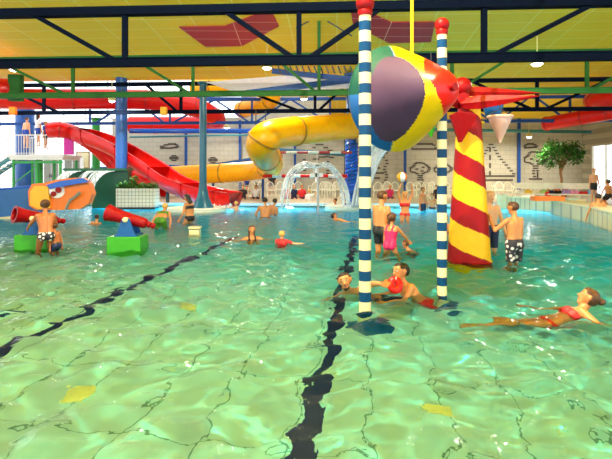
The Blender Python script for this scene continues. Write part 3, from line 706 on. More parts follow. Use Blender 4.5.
b = MB(); b.cyl(hub+V((0, .12, -.18)), hub+V((0, .12, .2)), .2, .16); b.sphere(hub+V((.02, -.02, .14)), .17, 0, 18, 12); b.cyl(hub+V((0, -.1, -.1)), hub+V((0, -.2, -.1)), .11); b.build('hub', 'red2', tower, True)
def blade(base, tip, w, th, name='blade'):
    b = MB(); d = (tip-base); L = d.length; d.normalize(); s, up = frame_for(d); pts = []
    prof = [(0, .55), (.1, .9), (.25, 1.0), (.6, .62), (.9, .2), (1, .04)]
    vs = []; fs = []
    for u, ww in prof:
        p = base+d*(L*u); hw = w*ww; t2 = th*(1-.7*u); vs += [p+up*hw, p-s*t2, p-up*hw, p+s*t2]
    for i in range(len(prof)-1):
        for j in range(4): fs.append((i*4+j, i*4+(j+1) % 4, (i+1)*4+(j+1) % 4, (i+1)*4+j))
    fs += [(3, 2, 1, 0), tuple((len(prof)-1)*4+j for j in range(4))]; b.add(vs, fs); b.build(name, 'red2', tower)
blade(P(461, 92, 9.4), P(541, 93, 9.0), .1, .05); blade(P(461, 104, 9.0), P(540, 96, 8.3), .12, .05)
blade(P(466, 103, 9.3), P(447, 103, 9.1), .13, .06, 'blade')
b = MB(); b.prism([P(450, 115, 8.75), P(457, 112, 8.75), P(470, 112, 8.75), P(478, 115, 8.75), P(462, 142, 8.9), P(459.5, 142, 8.9)], (0, .08, 0)); b.build('pointed_flap', 'red2', tower)
# hanging cones & bucket
def hang(px, ytop, ybot, d, r0, r1, m, label, name, cat, ytie):
    a = P(px, ytop, d); e = P(px, ybot, d); t = thing(name, label, cat, e); b = MB(); h = a.z-e.z
    b.lathe(e, [(r1, 0), (r0, h), (r0*.93, h), (r1*.8+.002, .04)], 0, 24); b.build('shell', m, t, True)
    b = MB(); b.lathe(a-V((0, 0, .03)), [(r0*1.04, 0), (r0*1.06, .02), (r0*1.0, .04)], 0, 24); b.build('rim', m, t, True)
    b = MB(); tie = P(px, ytie, d); b.cyl(tie, a+V((0, 0, .12)), .008, None, 0, 6)
    for s in (-1, 1): b.cyl(a+V((s*r0, 0, 0)), a+V((0, 0, .14)), .008, None, 0, 6)
    b.build('hanger', 'dark', t)
hang(493, 101, 118, 9.9, .22, .13, 'blue_cone', 'blue tapered bucket hanging right of the tower', 'hanging_bucket', 'bucket', 97)
hang(500, 116, 143, 9.3, .225, .015, 'pink', 'pale pink pointed cone hanging under the blue bucket', 'hanging_cone', 'cone', 97)
hang(431, 111, 137, 10.3, .2, .02, 'green_box', 'bright green pointed cone half hidden by the right striped pole', 'hanging_cone', 'cone', 52)
hang(478, 122, 136, 10.0, .12, .015, 'yellow2', 'small yellow pointed cone behind the tower', 'hanging_cone', 'cone', 97)

# big painted cone
tip = P(452, 87, 6.1); bc = P(394, 99, 7.05); ax = (tip-bc); LL = ax.length; ax.normalize(); R0 = .73; DO = .3
t = thing('painted_cone', 'huge teardrop cone with purple face, yellow side and red tip, hanging between striped poles', 'cone', bc)
sdx, upx = frame_for(ax)
def cmf(h, x, y):
    p = ax*h+sdx*x+upx*y; lx, z = p.x, p.z
    if p.y < .15 and (abs(lx+.11)/.33)**2.2+(abs(z+.06)/.55)**1.6 < 1: return 0
    if lx > .22+1.2*(z-.2)**2 and z > .087-1.9*(lx-.27) and z < .42-.6*(lx-.4): return 4
    if z > 0 and lx < -.08: return 1
    return 2 if lx < -.06 else 3
prof = [(.02, -DO)]
for i in range(1, 31):
    a = i/30*PI/2; prof.append((R0*math.sin(a), -DO*math.cos(a)))
for i in range(1, 61):
    u = i/60; rr = R0*(1-u)+.16*u+.02*math.sin(u*PI); prof.append((rr if u < .9 else rr*math.sqrt(max(.01, 1-((u-.9)/.102)**2)), LL*u))
b = MB(); b.lathe(bc, prof, 0, 140, ax, cmf); b.build('shell', ['purple', 'green_cone', 'blue_cone', 'yellow2', 'red'], t, True)
b = MB(); b.sphere(bc-ax*(DO+.01), .04); b.build('knob', 'dark', t, True)
b = MB(); q = P(412, 66, 6.75); b.cyl(q, V((q.x, q.y, ceilz(6.75)+.05)), .022, None, 0, 8); b.build('hanging_rod', 'yellow2', t)
b = MB(); b.cyl(tip-ax*.1, tip+ax*.06, .05); b.build('axle', 'red2', t, True)
b = MB(); b.cyl(W(365, 312)+V((0, 0, 1.6+1.6)), P(366, 84, 5.9), .01) if False else None
# sheet of water behind cone
def curtain():
    Lc = catmull([(362, 112), (362, 140), (358, 170), (352, 207)], 8); Rc = catmull([(448, 104), (416, 122), (386, 152), (374, 178), (364, 207)], 6)
    n = 25; m = 16; b = MB(); vs = []
    for i in range(n):
        a = Lc[min(len(Lc)-1, int(i*(len(Lc)-1)/(n-1)))]; c = Rc[min(len(Rc)-1, int(i*(len(Rc)-1)/(n-1)))]
        for j in range(m):
            u = j/(m-1); x = a[0]+(c[0]-a[0])*u; y = a[1]+(c[1]-a[1])*u; vs.append(P(x, y, 21.2+.12*math.sin(j*1.9+i*.2)))
    fs = [(i*m+j, i*m+j+1, (i+1)*m+j+1, (i+1)*m+j) for i in range(n-1) for j in range(m-1)]
    b.add(vs, fs); o = b.build('water_curtain', 'curtain', smooth=True); s = o.modifiers.new('thick', 'SOLIDIFY'); s.thickness = .05
    tag(o, 'pale translucent sheet of water sweeping down beside the ribbed blue column', 'water curtain', kind='stuff')
curtain()

# ================================================================ BOOMS, SIGN, CROSS, FOUNTAIN
def boom(px0, px1, py, d, r, cols, nseg, label, name='striped_boom'):
    A = P(px0, py, d); B = P(px1, py, d); b = MB()
    for i in range(nseg): b.cyl(A.lerp(B, i/nseg), A.lerp(B, (i+1)/nseg), r, None, i % 2, 12)
    t = thing(name, label, 'boom', (A+B)/2); b.build('pole', cols, t, True)
    for u in (.03, .97):
        b = MB(); p = A.lerp(B, u); b.bar(p, V((p.x, p.y, CAMZ+H1+.0)), .04, .04); b.build('hanger', 'dark', t)
M['darkred'] = mat('dull_red_paint', s2l(150, 40, 40), .4); M['palegrey'] = mat('pale_grey_paint', s2l(190, 205, 195), .4)
boom(253, 352, 152.5, 21.9, .06, ['darkred', 'palegrey'], 9, 'upper dull red and grey striped boom hanging over the far pool')
boom(263, 347, 176, 22.0, .07, ['red', 'white'], 9, 'lower red and white striped boom hanging over the far pool')
c = P(280, 156.5, 21.8); t = thing('round_sign', 'small round red rimmed sign hanging below the upper boom', 'sign', c)
b = MB(); b.cyl(c+V((0, -.02, 0)), c+V((0, .02, 0)), .11, .11, 0, 24); b.build('disc', 'white', t); b = MB()
b.tube([c+V((.1*math.cos(a*PI/12), -.03, .1*math.sin(a*PI/12))) for a in range(25)], .02, 0, 6); b.bar(c+V((-.07, -.03, .07)), c+V((.07, -.03, -.07)), .02, .02); b.build('ring', 'red2', t)
c = P(317, 175, 21.7); mb = MB(); mb.box(c, (.52, .08, .16)); mb.box(c, (.16, .08, .6)); mb.bar(c+V((0, 0, .3)), V((c.x, c.y, CAMZ+(HOR-152.5)/FOC*21.7)), .02, .02)
tag(mb.build('hanging_cross', 'white'), 'white cross shape hanging on the lower striped boom', 'cross')
def arc(pts, r, n, lb):
    path = catmull([tuple(P(a, b_, d)) for a, b_, d in pts], 8); mb = MB()
    for i in range(n):
        off = V((random.gauss(0, r), random.gauss(0, r), random.gauss(0, r*.8))); mb.tube([V(p)+off*(.5+k/len(path)) for k, p in enumerate(path)], random.uniform(.012, .03), 0, 5)
    for i in range(n*6):
        p = V(random.choice(path)); mb.sphere(p+V((random.gauss(0, r), random.gauss(0, r), random.gauss(0, r)-.05)), random.uniform(.01, .03), 0, 5, 3)
    tag(mb.build('water_arc', 'spray', smooth=True), lb, 'water jet', kind='stuff')
arc([(316, 166, 20.5), (304, 165, 20.3), (293, 172, 20.1), (287, 184, 20), (283, 205, 20)], .08, 12, 'left half of the arching water spray in front of the booms')
arc([(316, 166, 20.5), (328, 165, 20.6), (338, 174, 20.7), (344, 186, 20.7), (347, 204, 20.7)], .08, 12, 'right half of the arching water spray in front of the booms')
c = P(318, 206, 20.5); zf = floorz(c.x, c.y); mb = MB(); mb.lathe(V((c.x, c.y, zf)), [(.07, 0), (.05, .2), (.04, 1.82-zf), (.12, 1.86-zf), (.1, 1.9-zf)], 0, 16); tag(mb.build('spray_pipe', 'metal', smooth=True), 'thin metal riser pipe feeding the arching spray', 'pipe')

# ================================================================ CHAIRS
def make_chair():
    t = thing('plastic_armchair', '', 'chair', (0, 0, 0)); o = V()
    b = MB(); b.box((0, .0, .43), (.46, .44, .035)); b.box((0, -.22, .415), (.46, .03, .05)); b.build('seat', 'white_pl', t, bevel=.015)
    b = MB()
    arcp = [V((.22*math.cos(a), .26, .6+.28*math.sin(a))) for a in [PI*i/12 for i in range(13)]]
    b.tube([V((.22, .22, .43))]+arcp+[V((-.22, .22, .43))], .022, 0, 6)
    for x in (-.14, -.07, 0, .07, .14): b.bar(V((x, .23, .44)), V((x, .265, .6+.27*math.sqrt(1-(x/.22)**2))), .03, .012)
    b.build('backrest', 'white_pl', t, True)
    for s in (-1, 1):
        b = MB(); b.tube([V((s*.23, .24, .66)), V((s*.27, .1, .66)), V((s*.27, -.16, .65)), V((s*.26, -.22, .6)), V((s*.245, -.22, .42))], .02, 0, 6); b.build('armrest', 'white_pl', t, True)
        for y in (-.2, .2): b = MB(); b.tube([V((s*.22, y, .43)), V((s*.255, y*1.25, 0))], [.026, .02], 0, 6); b.build('leg', 'white_pl', t, True)
    return t
chair0 = make_chair(); used = [False]
def put_chair(px, D, rz, label, group):
    o = chair0 if not used[0] else copy_tree(chair0); used[0] = True
    p = TP(px, 196, D); o.location = (p.x, p.y, .15); o.rotation_euler = (0, 0, rz); o['label'] = label; o['category'] = 'chair'; o['group'] = group
clusters = [
 ([232, 240, 250, 259], 'white plastic armchair on far deck between red flume end and bathers', 'chairs beside the red flume end'),
 ([271, 280, 290, 298], 'white plastic armchair on far deck under the left part of the booms', 'chairs under the booms'),
 ([314, 322, 330, 338, 345], 'white plastic armchair on far deck right of the hanging cross', 'chairs right of the cross'),
 ([378, 386, 395], 'white plastic armchair on far deck right of the nearest pole', 'chairs right of the nearest pole'),
 ([411, 419, 427, 434], 'white plastic armchair on far deck left of the second striped pole', 'chairs left of the second pole'),
 ([449], 'white plastic armchair on far deck between second pole and tower', None),
 ([490, 499, 508], 'white plastic armchair on far deck below the sailboat mosaic', 'chairs below the sailboat mosaic')]
for xs, lb, g in clusters:
    for k, px in enumerate(xs):
        D = 28.9+(k % 2)*.85; rz = random.uniform(-.4, .4)
        put_chair(px, D, rz, lb, g or 'chair by the tower')
for xs, lb, g in [([322, 333, 344, 384, 417], 'white plastic armchair in the back row near the wall', 'back row chairs'), ]:
    for px in xs: put_chair(px+4, 31, PI+random.uniform(-.3, .3), lb, g)

# ================================================================ RIGHT LEDGE, TREE, TOWELS
pts = [W(503, 208), W(532, 210), W(570, 214), W(612, 223), W(700, 250)]
tt = thing('tiled_ledge', 'long beige tiled ledge along the right side of the pool', 'ledge', (pts[2].x, pts[2].y, 0))
for i in range(len(pts)-1):
    a, b_ = pts[i], pts[i+1]; d = (b_-a); d.z = 0; nrm = V((-d.y, d.x, 0)).normalized()
    if nrm.y < 0: nrm = -nrm
    b = MB(); b.prism([V((a.x, a.y, -.3)), V((b_.x, b_.y, -.3)), V((b_.x, b_.y, -.3))+nrm*.7, V((a.x, a.y, -.3))+nrm*.7], (0, 0, .78)); b.build('ledge_wall', 'tile_beige', tt)
    b = MB(); b.prism([V((a.x, a.y, .48))-nrm*.04, V((b_.x, b_.y, .48))-nrm*.04, V((b_.x, b_.y, .48))+nrm*.72, V((a.x, a.y, .48))+nrm*.72], (0, 0, .06)); b.build('coping', 'cream', tt)
mb = MB(); poly_ = [V((p.x, p.y+.6, .06)) for p in pts]+[V((14.2, 12, .06)), V((14.2, 24.5, .06)), V((pts[0].x, 24.5, .06))]
b = MB(); b.prism([V((p.x, p.y+.65, 0)) for p in pts[:4]]+[V((16, pts[3].y-1.5, 0)), V((16, 24.6, 0)), V((pts[0].x, 24.6, 0))], (0, 0, .12)); struct(b.build('floor_raised_deck', 'deck'))
for px, py, w, lb in ((501, 208, .36, 'pale square post at the left end of the tiled ledge'), (541, 210, .22, 'pale blue square post in the tiled ledge below the orange tray'), (570, 214, .3, 'pale blue square post in the tiled ledge, rightmost')):
    c = W(px, py)+V((0, -.08, 0)); mb = MB(); mb.box(V((c.x, c.y, .22)), (w, .25, .68)); mb.box(V((c.x, c.y, .58)), (w+.06, .3, .05)); tag(mb.build('ledge_post', 'palegrey' if px > 510 else 'cream', bevel=.02), lb, 'post')
# rim at water line
mb = MB(); mb.tube([V((p.x-.12, p.y-.12, .03)) for p in pts[2:]], .09, 0, 8); mb.build('rim', 'cream', tt, smooth=True)
c = TP(547, 199, 22.6); c = W(548, 199, .60); mb = MB()
mb.prism([c+V((-.55, -.2, -.06)), c+V((.5, -.2, -.06)), c+V((.5, .2, -.06)), c+V((-.55, .2, -.06))], (0, 0, .05))
for a, b_ in (((-.55, -.2), (.5, -.2)), ((.5, -.2), (.5, .2)), ((.5, .2), (-.55, .2)), ((-.55, .2), (-.55, -.2))): mb.bar(c+V((a[0], a[1], .02)), c+V((b_[0], b_[1], .02)), .05, .16)
tag(mb.build('plastic_tray', 'orange'), 'orange red plastic tray lying on the tiled ledge', 'tray')
# long bench and belongings
A = TP(517, 195, 26.6); B = TP(600, 195, 25.4)
t = thing('long_bench', 'long white bench piled with towels behind the tiled ledge', 'bench', (A.x, A.y, .15)); A.z = B.z = .5
b = MB(); b.bar(A, B, .7, .06); b.build('seat', 'white_pl', t)
for k in range(5): p = A.lerp(B, .03+.235*k); b = MB(); b.box(V((p.x, p.y, .31)), (.08, .6, .34)); b.build('leg', 'white_pl', t)
A2 = A+V((0, .35, .4)); B2 = B+V((0, .35, .4)); b = MB(); b.bar(A2, B2, .06, .3); 
for k in range(6): p = A.lerp(B, .02+.19*k)+V((0, .34, 0)); b.bar(p, p+V((0, 0, .45)), .06, .06)
b.build('backrest', 'white_pl', t)
tow = [('towel_white', (.85, .85, .8), 'white folded'), ('towel_pink', s2l(235, 150, 190), 'pink crumpled'), ('towel_navy', s2l(30, 40, 80), 'navy crumpled'), ('towel_sky', s2l(130, 180, 230), 'sky blue folded'),
       ('towel_lilac', s2l(170, 140, 200), 'lilac crumpled'), ('towel_ylw', s2l(245, 205, 70), 'yellow round bundled'), ('towel_black', s2l(30, 30, 30), 'black crumpled'), ('towel_lime', s2l(170, 210, 120), 'lime folded'), ('towel_red', s2l(210, 50, 50), 'red crumpled'), ('towel_cream', s2l(235, 225, 195), 'cream heaped')]
for k, (nm, col, ad) in enumerate(tow):
    u = (.04, .70, .42, .90, .60, .13, .50, .33, .80, .24)[k]; p = A.lerp(B, u)+V((0, -.05, .03)); m_ = mat(nm, col, .9, .1, 20, bump=.6); mb = MB()
    nn = 10; vs = []; 
    w = random.uniform(.32, .5); hh = random.uniform(.16, .3)
    for i in range(nn+1):
        for j in range(7):
            x = (i/nn-.5)*w*2*.6; y = (j/6-.5)*.45; e = max(0, 1-(2*i/nn-1)**4)*max(0, 1-(2*j/6-1)**4); vs.append(p+V((x, y, hh*e*(.7+.3*math.sin(i*1.7+k)*math.cos(j*1.3+k))+.005)))
    fs = [(i*7+j, i*7+j+1, (i+1)*7+j+1, (i+1)*7+j) for i in range(nn) for j in range(6)]; base = [i*7 for i in range(nn+1)]+[nn*7+j for j in range(1, 7)]+[i*7+6 for i in range(nn-1, -1, -1)]+[j for j in range(5, 0, -1)]
    mb.add(vs, fs+[tuple(base)]); tag(mb.build('towel', m_, smooth=True), ad+' towel lying on the long white bench', 'towel')
# potted tree
c = TP(561, 193, 30.5); c.z = .15
t = thing('potted_tree', 'tall leafy indoor tree in a pot standing in the right corner', 'tree', c)
b = MB(); b.lathe(c, [(.3, 0), (.4, .5), (.43, .55), (.38, .55), (.36, .48)], 0, 24); b.build('pot', 'pot', t, True)
b = MB(); b.lathe(c+V((0, 0, .44)), [(.36, 0), (.02, .03)], 0, 16); b.build('soil', 'soil', t)
b = MB(); tr = [c+V((0, 0, .45)), c+V((.03, 0, 1.0)), c+V((-.02, .02, 1.5)), c+V((.05, 0, 2.1))]; b.tube([V(q) for q in catmull([tuple(x) for x in tr], 5)], .075, 0, 8)
tips = []
for k in range(11):
    a = k*2.4; e = c+V((math.cos(a)*random.uniform(.5, 1.15), math.sin(a)*.6, random.uniform(2.0, 3.1))); s = c+V((.03, 0, 1.5+.05*k)); mid = s.lerp(e, .5)+V((0, 0, .15)); b.tube([s, mid, e], [.04, .028, .012], 0, 6); tips.append(e)
b.build('trunk', 'bark', t, True)
b = MB()
for e in tips: leaves(b, e, (.55, .5, .45), 150, .2)
leaves(b, c+V((0, 0, 2.5)), (1.1, .8, .8), 700, .2); leaves(b, c+V((-.7, 0, 2.0)), (.45, .4, .35), 160, .2); leaves(b, c+V((.9, 0, 2.3)), (.45, .4, .45), 160, .2)
b.build('foliage', 'leaf', t)
# beach ball
c = P(402, 177, 16.9); mb = MB(); mb.sphere(c, .17, 0, 24, 14)
for i, f in enumerate(mb.f):
    q = sum((mb.v[k] for k in f), V())/len(f)-c; mb.m[i] = int(((math.atan2(q.y, q.x)+PI)/(2*PI))*6) % 3
tag(mb.build('beach_ball', ['yellowbox', 'white', 'orange'], smooth=True, origin=c-V((0, 0, .17))), 'yellow white and orange beach ball held up by the girl in red', 'ball')
# ================================================================ PEOPLE
def cap_mesh(vs, fs, a, b, r0, r1, seg=10, fl=None):
    d = b-a; L = d.length; d = d.normalized() if L > 1e-6 else V((0, 0, 1)); sd, up = frame_for(d)
    if fl: sd, up = fl[0], d.cross(fl[0]).normalized()
    rows = [(-math.cos(t)*r0, math.sin(t)*r0) for t in (.35, .8, 1.2)]+[(0, r0), (L, r1)]+[(L+math.cos(t)*r1, math.sin(t)*r1) for t in (1.2, .8, .35)]
    o = len(vs); k1 = fl[1] if fl else 1
    for h, r in rows:
        for i in range(seg):
            t = i*2*PI/seg; vs.append(a+d*h+sd*(r*math.cos(t))+up*(r*k1*math.sin(t)))
    n = len(rows)
    for i in range(n-1):
        for j in range(seg): j2 = (j+1) % seg; fs.append((o+i*seg+j, o+i*seg+j2, o+(i+1)*seg+j2, o+(i+1)*seg+j))
    fs.append(tuple(o+j for j in range(seg))[::-1]); fs.append(tuple(o+(n-1)*seg+j for j in range(seg)))
def remesh(name, vs, fs, vox, smooth=3, fac=.5):
    me = bpy.data.meshes.new(name); me.from_pydata(vs, [], fs); bm = bmesh.new(); bm.from_mesh(me); bmesh.ops.recalc_face_normals(bm, faces=bm.faces); bm.to_mesh(me); bm.free()
    ob = bpy.data.objects.new(name+'_tmp', me); COL.objects.link(ob); r = ob.modifiers.new('r', 'REMESH'); r.mode = 'VOXEL'; r.voxel_size = vox; r.use_smooth_shade = True
    if smooth: q = ob.modifiers.new('s', 'SMOOTH'); q.iterations = smooth; q.factor = fac
    dg = bpy.context.evaluated_depsgraph_get(); out = bpy.data.meshes.new_from_object(ob.evaluated_get(dg)); out.name = name
    bpy.data.objects.remove(ob); bpy.data.meshes.remove(me); return out
def person(px, d, topy, h, az, label, skin=0, hair='brown', hairstyle='short', female=False, wear=(), armR=None, armL=None, lean=0, side=0,
           torso=None, legs=None, head=(0, 0), vox=.014, child=False, face=None, cat='person', group=None, foot=None, fat=1.0, kneel=None):
    s = h/1.75; a = math.radians(az); f0 = V((math.sin(a), math.cos(a), 0)); r0 = V((math.cos(a), -math.sin(a), 0))
    if torso: u = V(torso).normalized()
    else: u = (V((0, 0, 1))+f0*math.tan(math.radians(lean))+r0*math.tan(math.radians(side))).normalized()
    f = (f0-u*f0.dot(u))
    f = f.normalized() if f.length > .05 else -V((0, 0, 1))
    r = f.cross(u).normalized()
    hs = 1.18 if child else 1.0
    hip = V((0, 0, 0)); sw = (.155 if female else .175)*fat; 
    nb = hip+u*.50; hd = math.radians(head[0]); hp = math.radians(head[1])
    hf = (f*math.cos(hd)+r*math.sin(hd)); 
    if abs(u.z) < .6: hf0 = hf; hu = (V((0, 0, 1))*.8+u*.5).normalized()
    else: hu = (u*.4+V((0, 0, 1))*.6).normalized()
    hf = (hf-hu*hf.dot(hu)).normalized(); hf2 = (hf*math.cos(hp)+hu*math.sin(hp)).normalized(); hu = (hu*math.cos(hp)-hf*math.sin(hp)).normalized(); hf = hf2
    hr = hf.cross(hu).normalized()
    hc = nb+u*.055+hu*.112+hf*.015
    B = []                                 # (name, a, b, ra, rb)
    def c(n, p, q, ra, rb, fl=None): B.append((n, p*s if isinstance(p, V) else p, q*s, ra*s, rb*s, fl))
    for k in (-1, 1):
        c('pelvis', hip+r*(k*.075)+u*.02, hip+r*(k*.06*fat)+u*.17, .092*fat, (.078 if female else .088)*fat)
        c('chest', hip+r*(k*.06*fat)+u*.17, hip+r*(k*.085*fat)+u*.37, (.078 if female else .09)*fat, .097*fat)
        c('chest', hip+r*(k*.085*fat)+u*.37, nb+r*(k*(sw-.045))-u*.05, .095*fat, .052)
        c('pelvis', hip+r*(k*.07)-f*.035-u*.02, hip+r*(k*.07)-f*.035+u*.02, .088, .085)
        if female and not child: c('chest', hip+r*(k*.075)+u*.36+f*.075, hip+r*(k*.075)+u*.35+f*.085, .058, .05)
    c('chest', hip+u*.12, hip+u*.4, .085*fat, .095*fat)
    c('chest', nb-u*.05-f*.01, nb+u*.02, .07, .055); c('neck', nb, nb+u*.09+hu*.02, .052, .05)
    c('head', hc+hu*.03*hs-hf*.02, hc+hu*.035*hs+hf*.015, .092*hs, .085*hs); c('head', hc+hf*.03, hc-hu*.075*hs+hf*.05*hs, .07*hs, .038*hs)
    c('head', hc+hf*.093*hs+hu*.015, hc+hf*.108*hs-hu*.012, .010, .016)
    for k in (-1, 1): c('ear', hc+hr*(k*.084*hs)-hu*.005-hf*.005, hc+hr*(k*.087*hs)+hu*.025-hf*.01, .011, .015)
    jo = {}
    def vdir(t, k): return (r*(k*t[0])+f*t[1]+u*t[2]).normalized() if len(t) == 3 else V(t[:3]).normalized()
    for k, arm in ((1, armR), (-1, armL)):
        if arm is None: arm = ((.22, .03, -1), (.1, .15, -1))
        sh = nb-u*.055+r*(k*sw); e = sh+vdir(arm[0], k)*.29; w = e+vdir(arm[1], k)*.25
        c('uarm', sh, e, .05*fat, .038*fat); c('farm', e, e.lerp(w, .3), .037, .038*fat); c('farm', e.lerp(w, .3), w, .038*fat, .025)
        fd = vdir(arm[1], k); pn = fd.cross(f if abs(fd.dot(f)) < .9 else u).normalized(); sp = fd.cross(pn).normalized()
        c('hand', w+sp*.018, w+fd*.08+sp*.028, .02, .017); c('hand', w-sp*.018, w+fd*.08-sp*.028, .02, .016); c('hand', w, w+fd*.07, .02, .018)
        for q, (off, ln) in enumerate(((-.034, .058), (-.012, .076), (.012, .08), (.034, .07))):
            b0 = w+fd*.075+sp*off; b1 = b0+(fd+pn*.15+sp*off*3).normalized()*ln*.5; b2 = b1+(fd+pn*.55+sp*off*2).normalized()*ln*.5
            c('hand', b0, b1, .0095, .009); c('hand', b1, b2, .009, .0075)
        t0 = w+fd*.02+sp*.025; t1 = t0+(fd*.7+sp*.9).normalized()*.045; c('hand', t0, t1, .0125, .011); c('hand', t1, t1+(fd+sp*.3).normalized()*.03, .011, .008)
        jo[k] = (sh, e, w)
    top = (hc*s+hu*(.03+.092)*hs*s+V((0, 0, .012)))
    dst = P(px, topy, d); T = V((dst.x-hc.x*s, dst.y-hc.y*s, dst.z-max(top.z, hc.z*s+.1*s)))
    fz = floorz(dst.x, dst.y) if foot is None else foot
    for k in (-1, 1):
        hj = (hip+r*(k*.09)-u*.0)
        if legs:
            lg = legs[0 if k == 1 else 1]; kn = hj+vdir(lg[0], k)*.42; an = kn+vdir(lg[1], k)*.42; td = vdir(lg[2], k) if len(lg) > 2 else f
        else:
            hz = (hj*s+T).z; need = (hz-fz)/s-.06; st = .03 if need > .8 else .06
            need = max(.15, need); an = hj-V((0, 0, need))+r0*(k*st)+f0*(.02*k); D = (an-hj).length
            if D >= .84: kn = (hj+an)/2; an = hj+(an-hj).normalized()*.84; kn = (hj+an)/2+f0*.01
            else:
                q = math.sqrt(max(0, .42*.42-D*D/4)); kn = (hj+an)/2+f0*q
            td = f0
        c('thigh', hj, kn, .088*fat, .055*fat); c('shin', kn, kn.lerp(an, .3), .052, .056*fat); c('shin', kn.lerp(an, .3), an, .056*fat, .034)
        c('foot', an-td*.03-V((0, 0, .02)), an+td*.14-V((0, 0, .035)), .035, .024)
    vs = []; fs = []
    for n, p, q, ra, rb, fl in B: cap_mesh(vs, fs, p+T, q+T, ra, rb)
    base = V((dst.x, dst.y, min(v.z for v in vs)))
    vs = [v-base for v in vs]
    me = remesh('person', vs, fs, vox*max(.75, s))
    me.materials.clear(); me.materials.append(SK[skin]); body = bpy.data.objects.new('person', me); COL.objects.link(body); body.location = base
    body['label'] = label; body['category'] = cat
    if group: body['group'] = group
    # which bone is each vertex nearest to
    nv = len(me.vertices); co = np.empty(nv*3); me.vertices.foreach_get('co', co); co = co.reshape(-1, 3); no = np.empty(nv*3); me.vertices.foreach_get('normal', no); no = no.reshape(-1, 3)
    best = np.full(nv, 9.); who = np.zeros(nv, int); tt = np.zeros(nv); names = []
    for i, (n, p, q, ra, rb, fl) in enumerate(B):
        names.append(n); p_ = np.array(p+T-base); q_ = np.array(q+T-base); dd = q_-p_; l2 = max(1e-8, dd.dot(dd)); t = np.clip((co-p_)@dd/l2, 0, 1)
        dis = np.linalg.norm(co-(p_+t[:, None]*dd), axis=1)-(ra+(rb-ra)*t); m_ = dis < best; best[m_] = dis[m_]; who[m_] = i; tt[m_] = t[m_]
    nm = np.array(names)[who]; hipw = np.array(T-base); rel = (co-hipw)/s; U = rel@np.array(u); Fv = rel@np.array(f); Rv = rel@np.array(r)
    hcw = np.array(hc*s+T-base); hrel = (co-hcw)/(s*hs); HU = hrel@np.array(hu); HF = hrel@np.array(hf); HRr = hrel@np.array(hr)
    faces = [tuple(p.vertices) for p in me.polygons]
    def shell(name, mask, m_, off, th, push=None):
        keep = [fc for fc in faces if all(mask[i] for i in fc)]
        if len(keep) < 6: return
        ids = sorted({i for fc in keep for i in fc}); mp = {i: j for j, i in enumerate(ids)}
        P_ = co[ids]+no[ids]*off*s
        if push is not None: P_ = P_+push[ids]
        mm = bpy.data.meshes.new(name); mm.from_pydata([tuple(x) for x in P_], [], [tuple(mp[i] for i in fc) for fc in keep]); mm.materials.append(m_); mm.polygons.foreach_set('use_smooth', [True]*len(keep))
        o = bpy.data.objects.new(name, mm); COL.objects.link(o); o.parent = body; so = o.modifiers.new('t', 'SOLIDIFY'); so.thickness = th*s; so.offset = -1; return o
    tor = (nm == 'pelvis') | (nm == 'chest'); thg = nm == 'thigh'
    for kind, colr in wear:
        m_ = CL[colr]
        if kind == 'trunks': shell('swim_trunks', ((tor & (U < .1)) | (thg & (tt < .62))), m_, .014, .01)
        elif kind == 'shorts': shell('swim_shorts', ((tor & (U < .1)) | (thg & (tt < .9))), m_, .018, .012)
        elif kind == 'briefs': shell('bikini_bottom', ((tor & (U < .07)) | (thg & (tt < .06))), m_, .008, .008)
        elif kind == 'top': shell('bikini_top', (tor & (U > .285) & (U < .40)) , m_, .008, .008)
        elif kind == 'suit': shell('swimsuit', ((tor & (U < .36)) | (tor & (U < .42) & (Fv > 0)) | (tor & (abs(abs(Rv)-.085) < .028)) | (thg & (tt < .05))), m_, .008, .008)
        elif kind == 'shirt': shell('shirt', (tor & (U > .03)) | ((nm == 'uarm') & (tt < .75)), m_, .02, .012)
        elif kind == 'pants': shell('trousers', (tor & (U < .12)) | thg | (nm == 'shin'), m_, .018, .012)
    hm = (nm == 'head') | (nm == 'ear')
    if hairstyle != 'bald':
        low = -.06 if hairstyle != 'short' else -.035
        mask = (nm == 'head') & ((HU > .082) | ((HF < -.012) & (HU > low)) | ((HU > .05) & (HF < .055)))
        shell('hair', mask, HR[hair], .007 if hairstyle == 'short' else .013, .016)
        if hairstyle in ('bun', 'pony', 'long'):
            hv = []; hfc = []; q = hc*s+T-base
            if hairstyle == 'bun': cap_mesh(hv, hfc, q+(hu*.045-hf*.13)*s, q+(hu*.055-hf*.14)*s, .045*s, .04*s)
            elif hairstyle == 'pony': cap_mesh(hv, hfc, q+(hu*.05-hf*.11)*s, q+(hu*.0-hf*.15)*s, .035*s, .035*s); cap_mesh(hv, hfc, q+(hu*.0-hf*.15)*s, q+(-hu*.14-hf*.12)*s, .035*s, .015*s)
            else:
                for k in (-1, 0, 1): cap_mesh(hv, hfc, q+(hr*.05*k-hf*.05)*s, q+(hr*.055*k-hu*.2-hf*.07)*s, .055*s, .035*s)
            mm = remesh('hair_length', hv, hfc, .014*s); mm.materials.clear(); mm.materials.append(HR[hair]); o = bpy.data.objects.new('hair_length', mm); COL.objects.link(o); o.parent = body
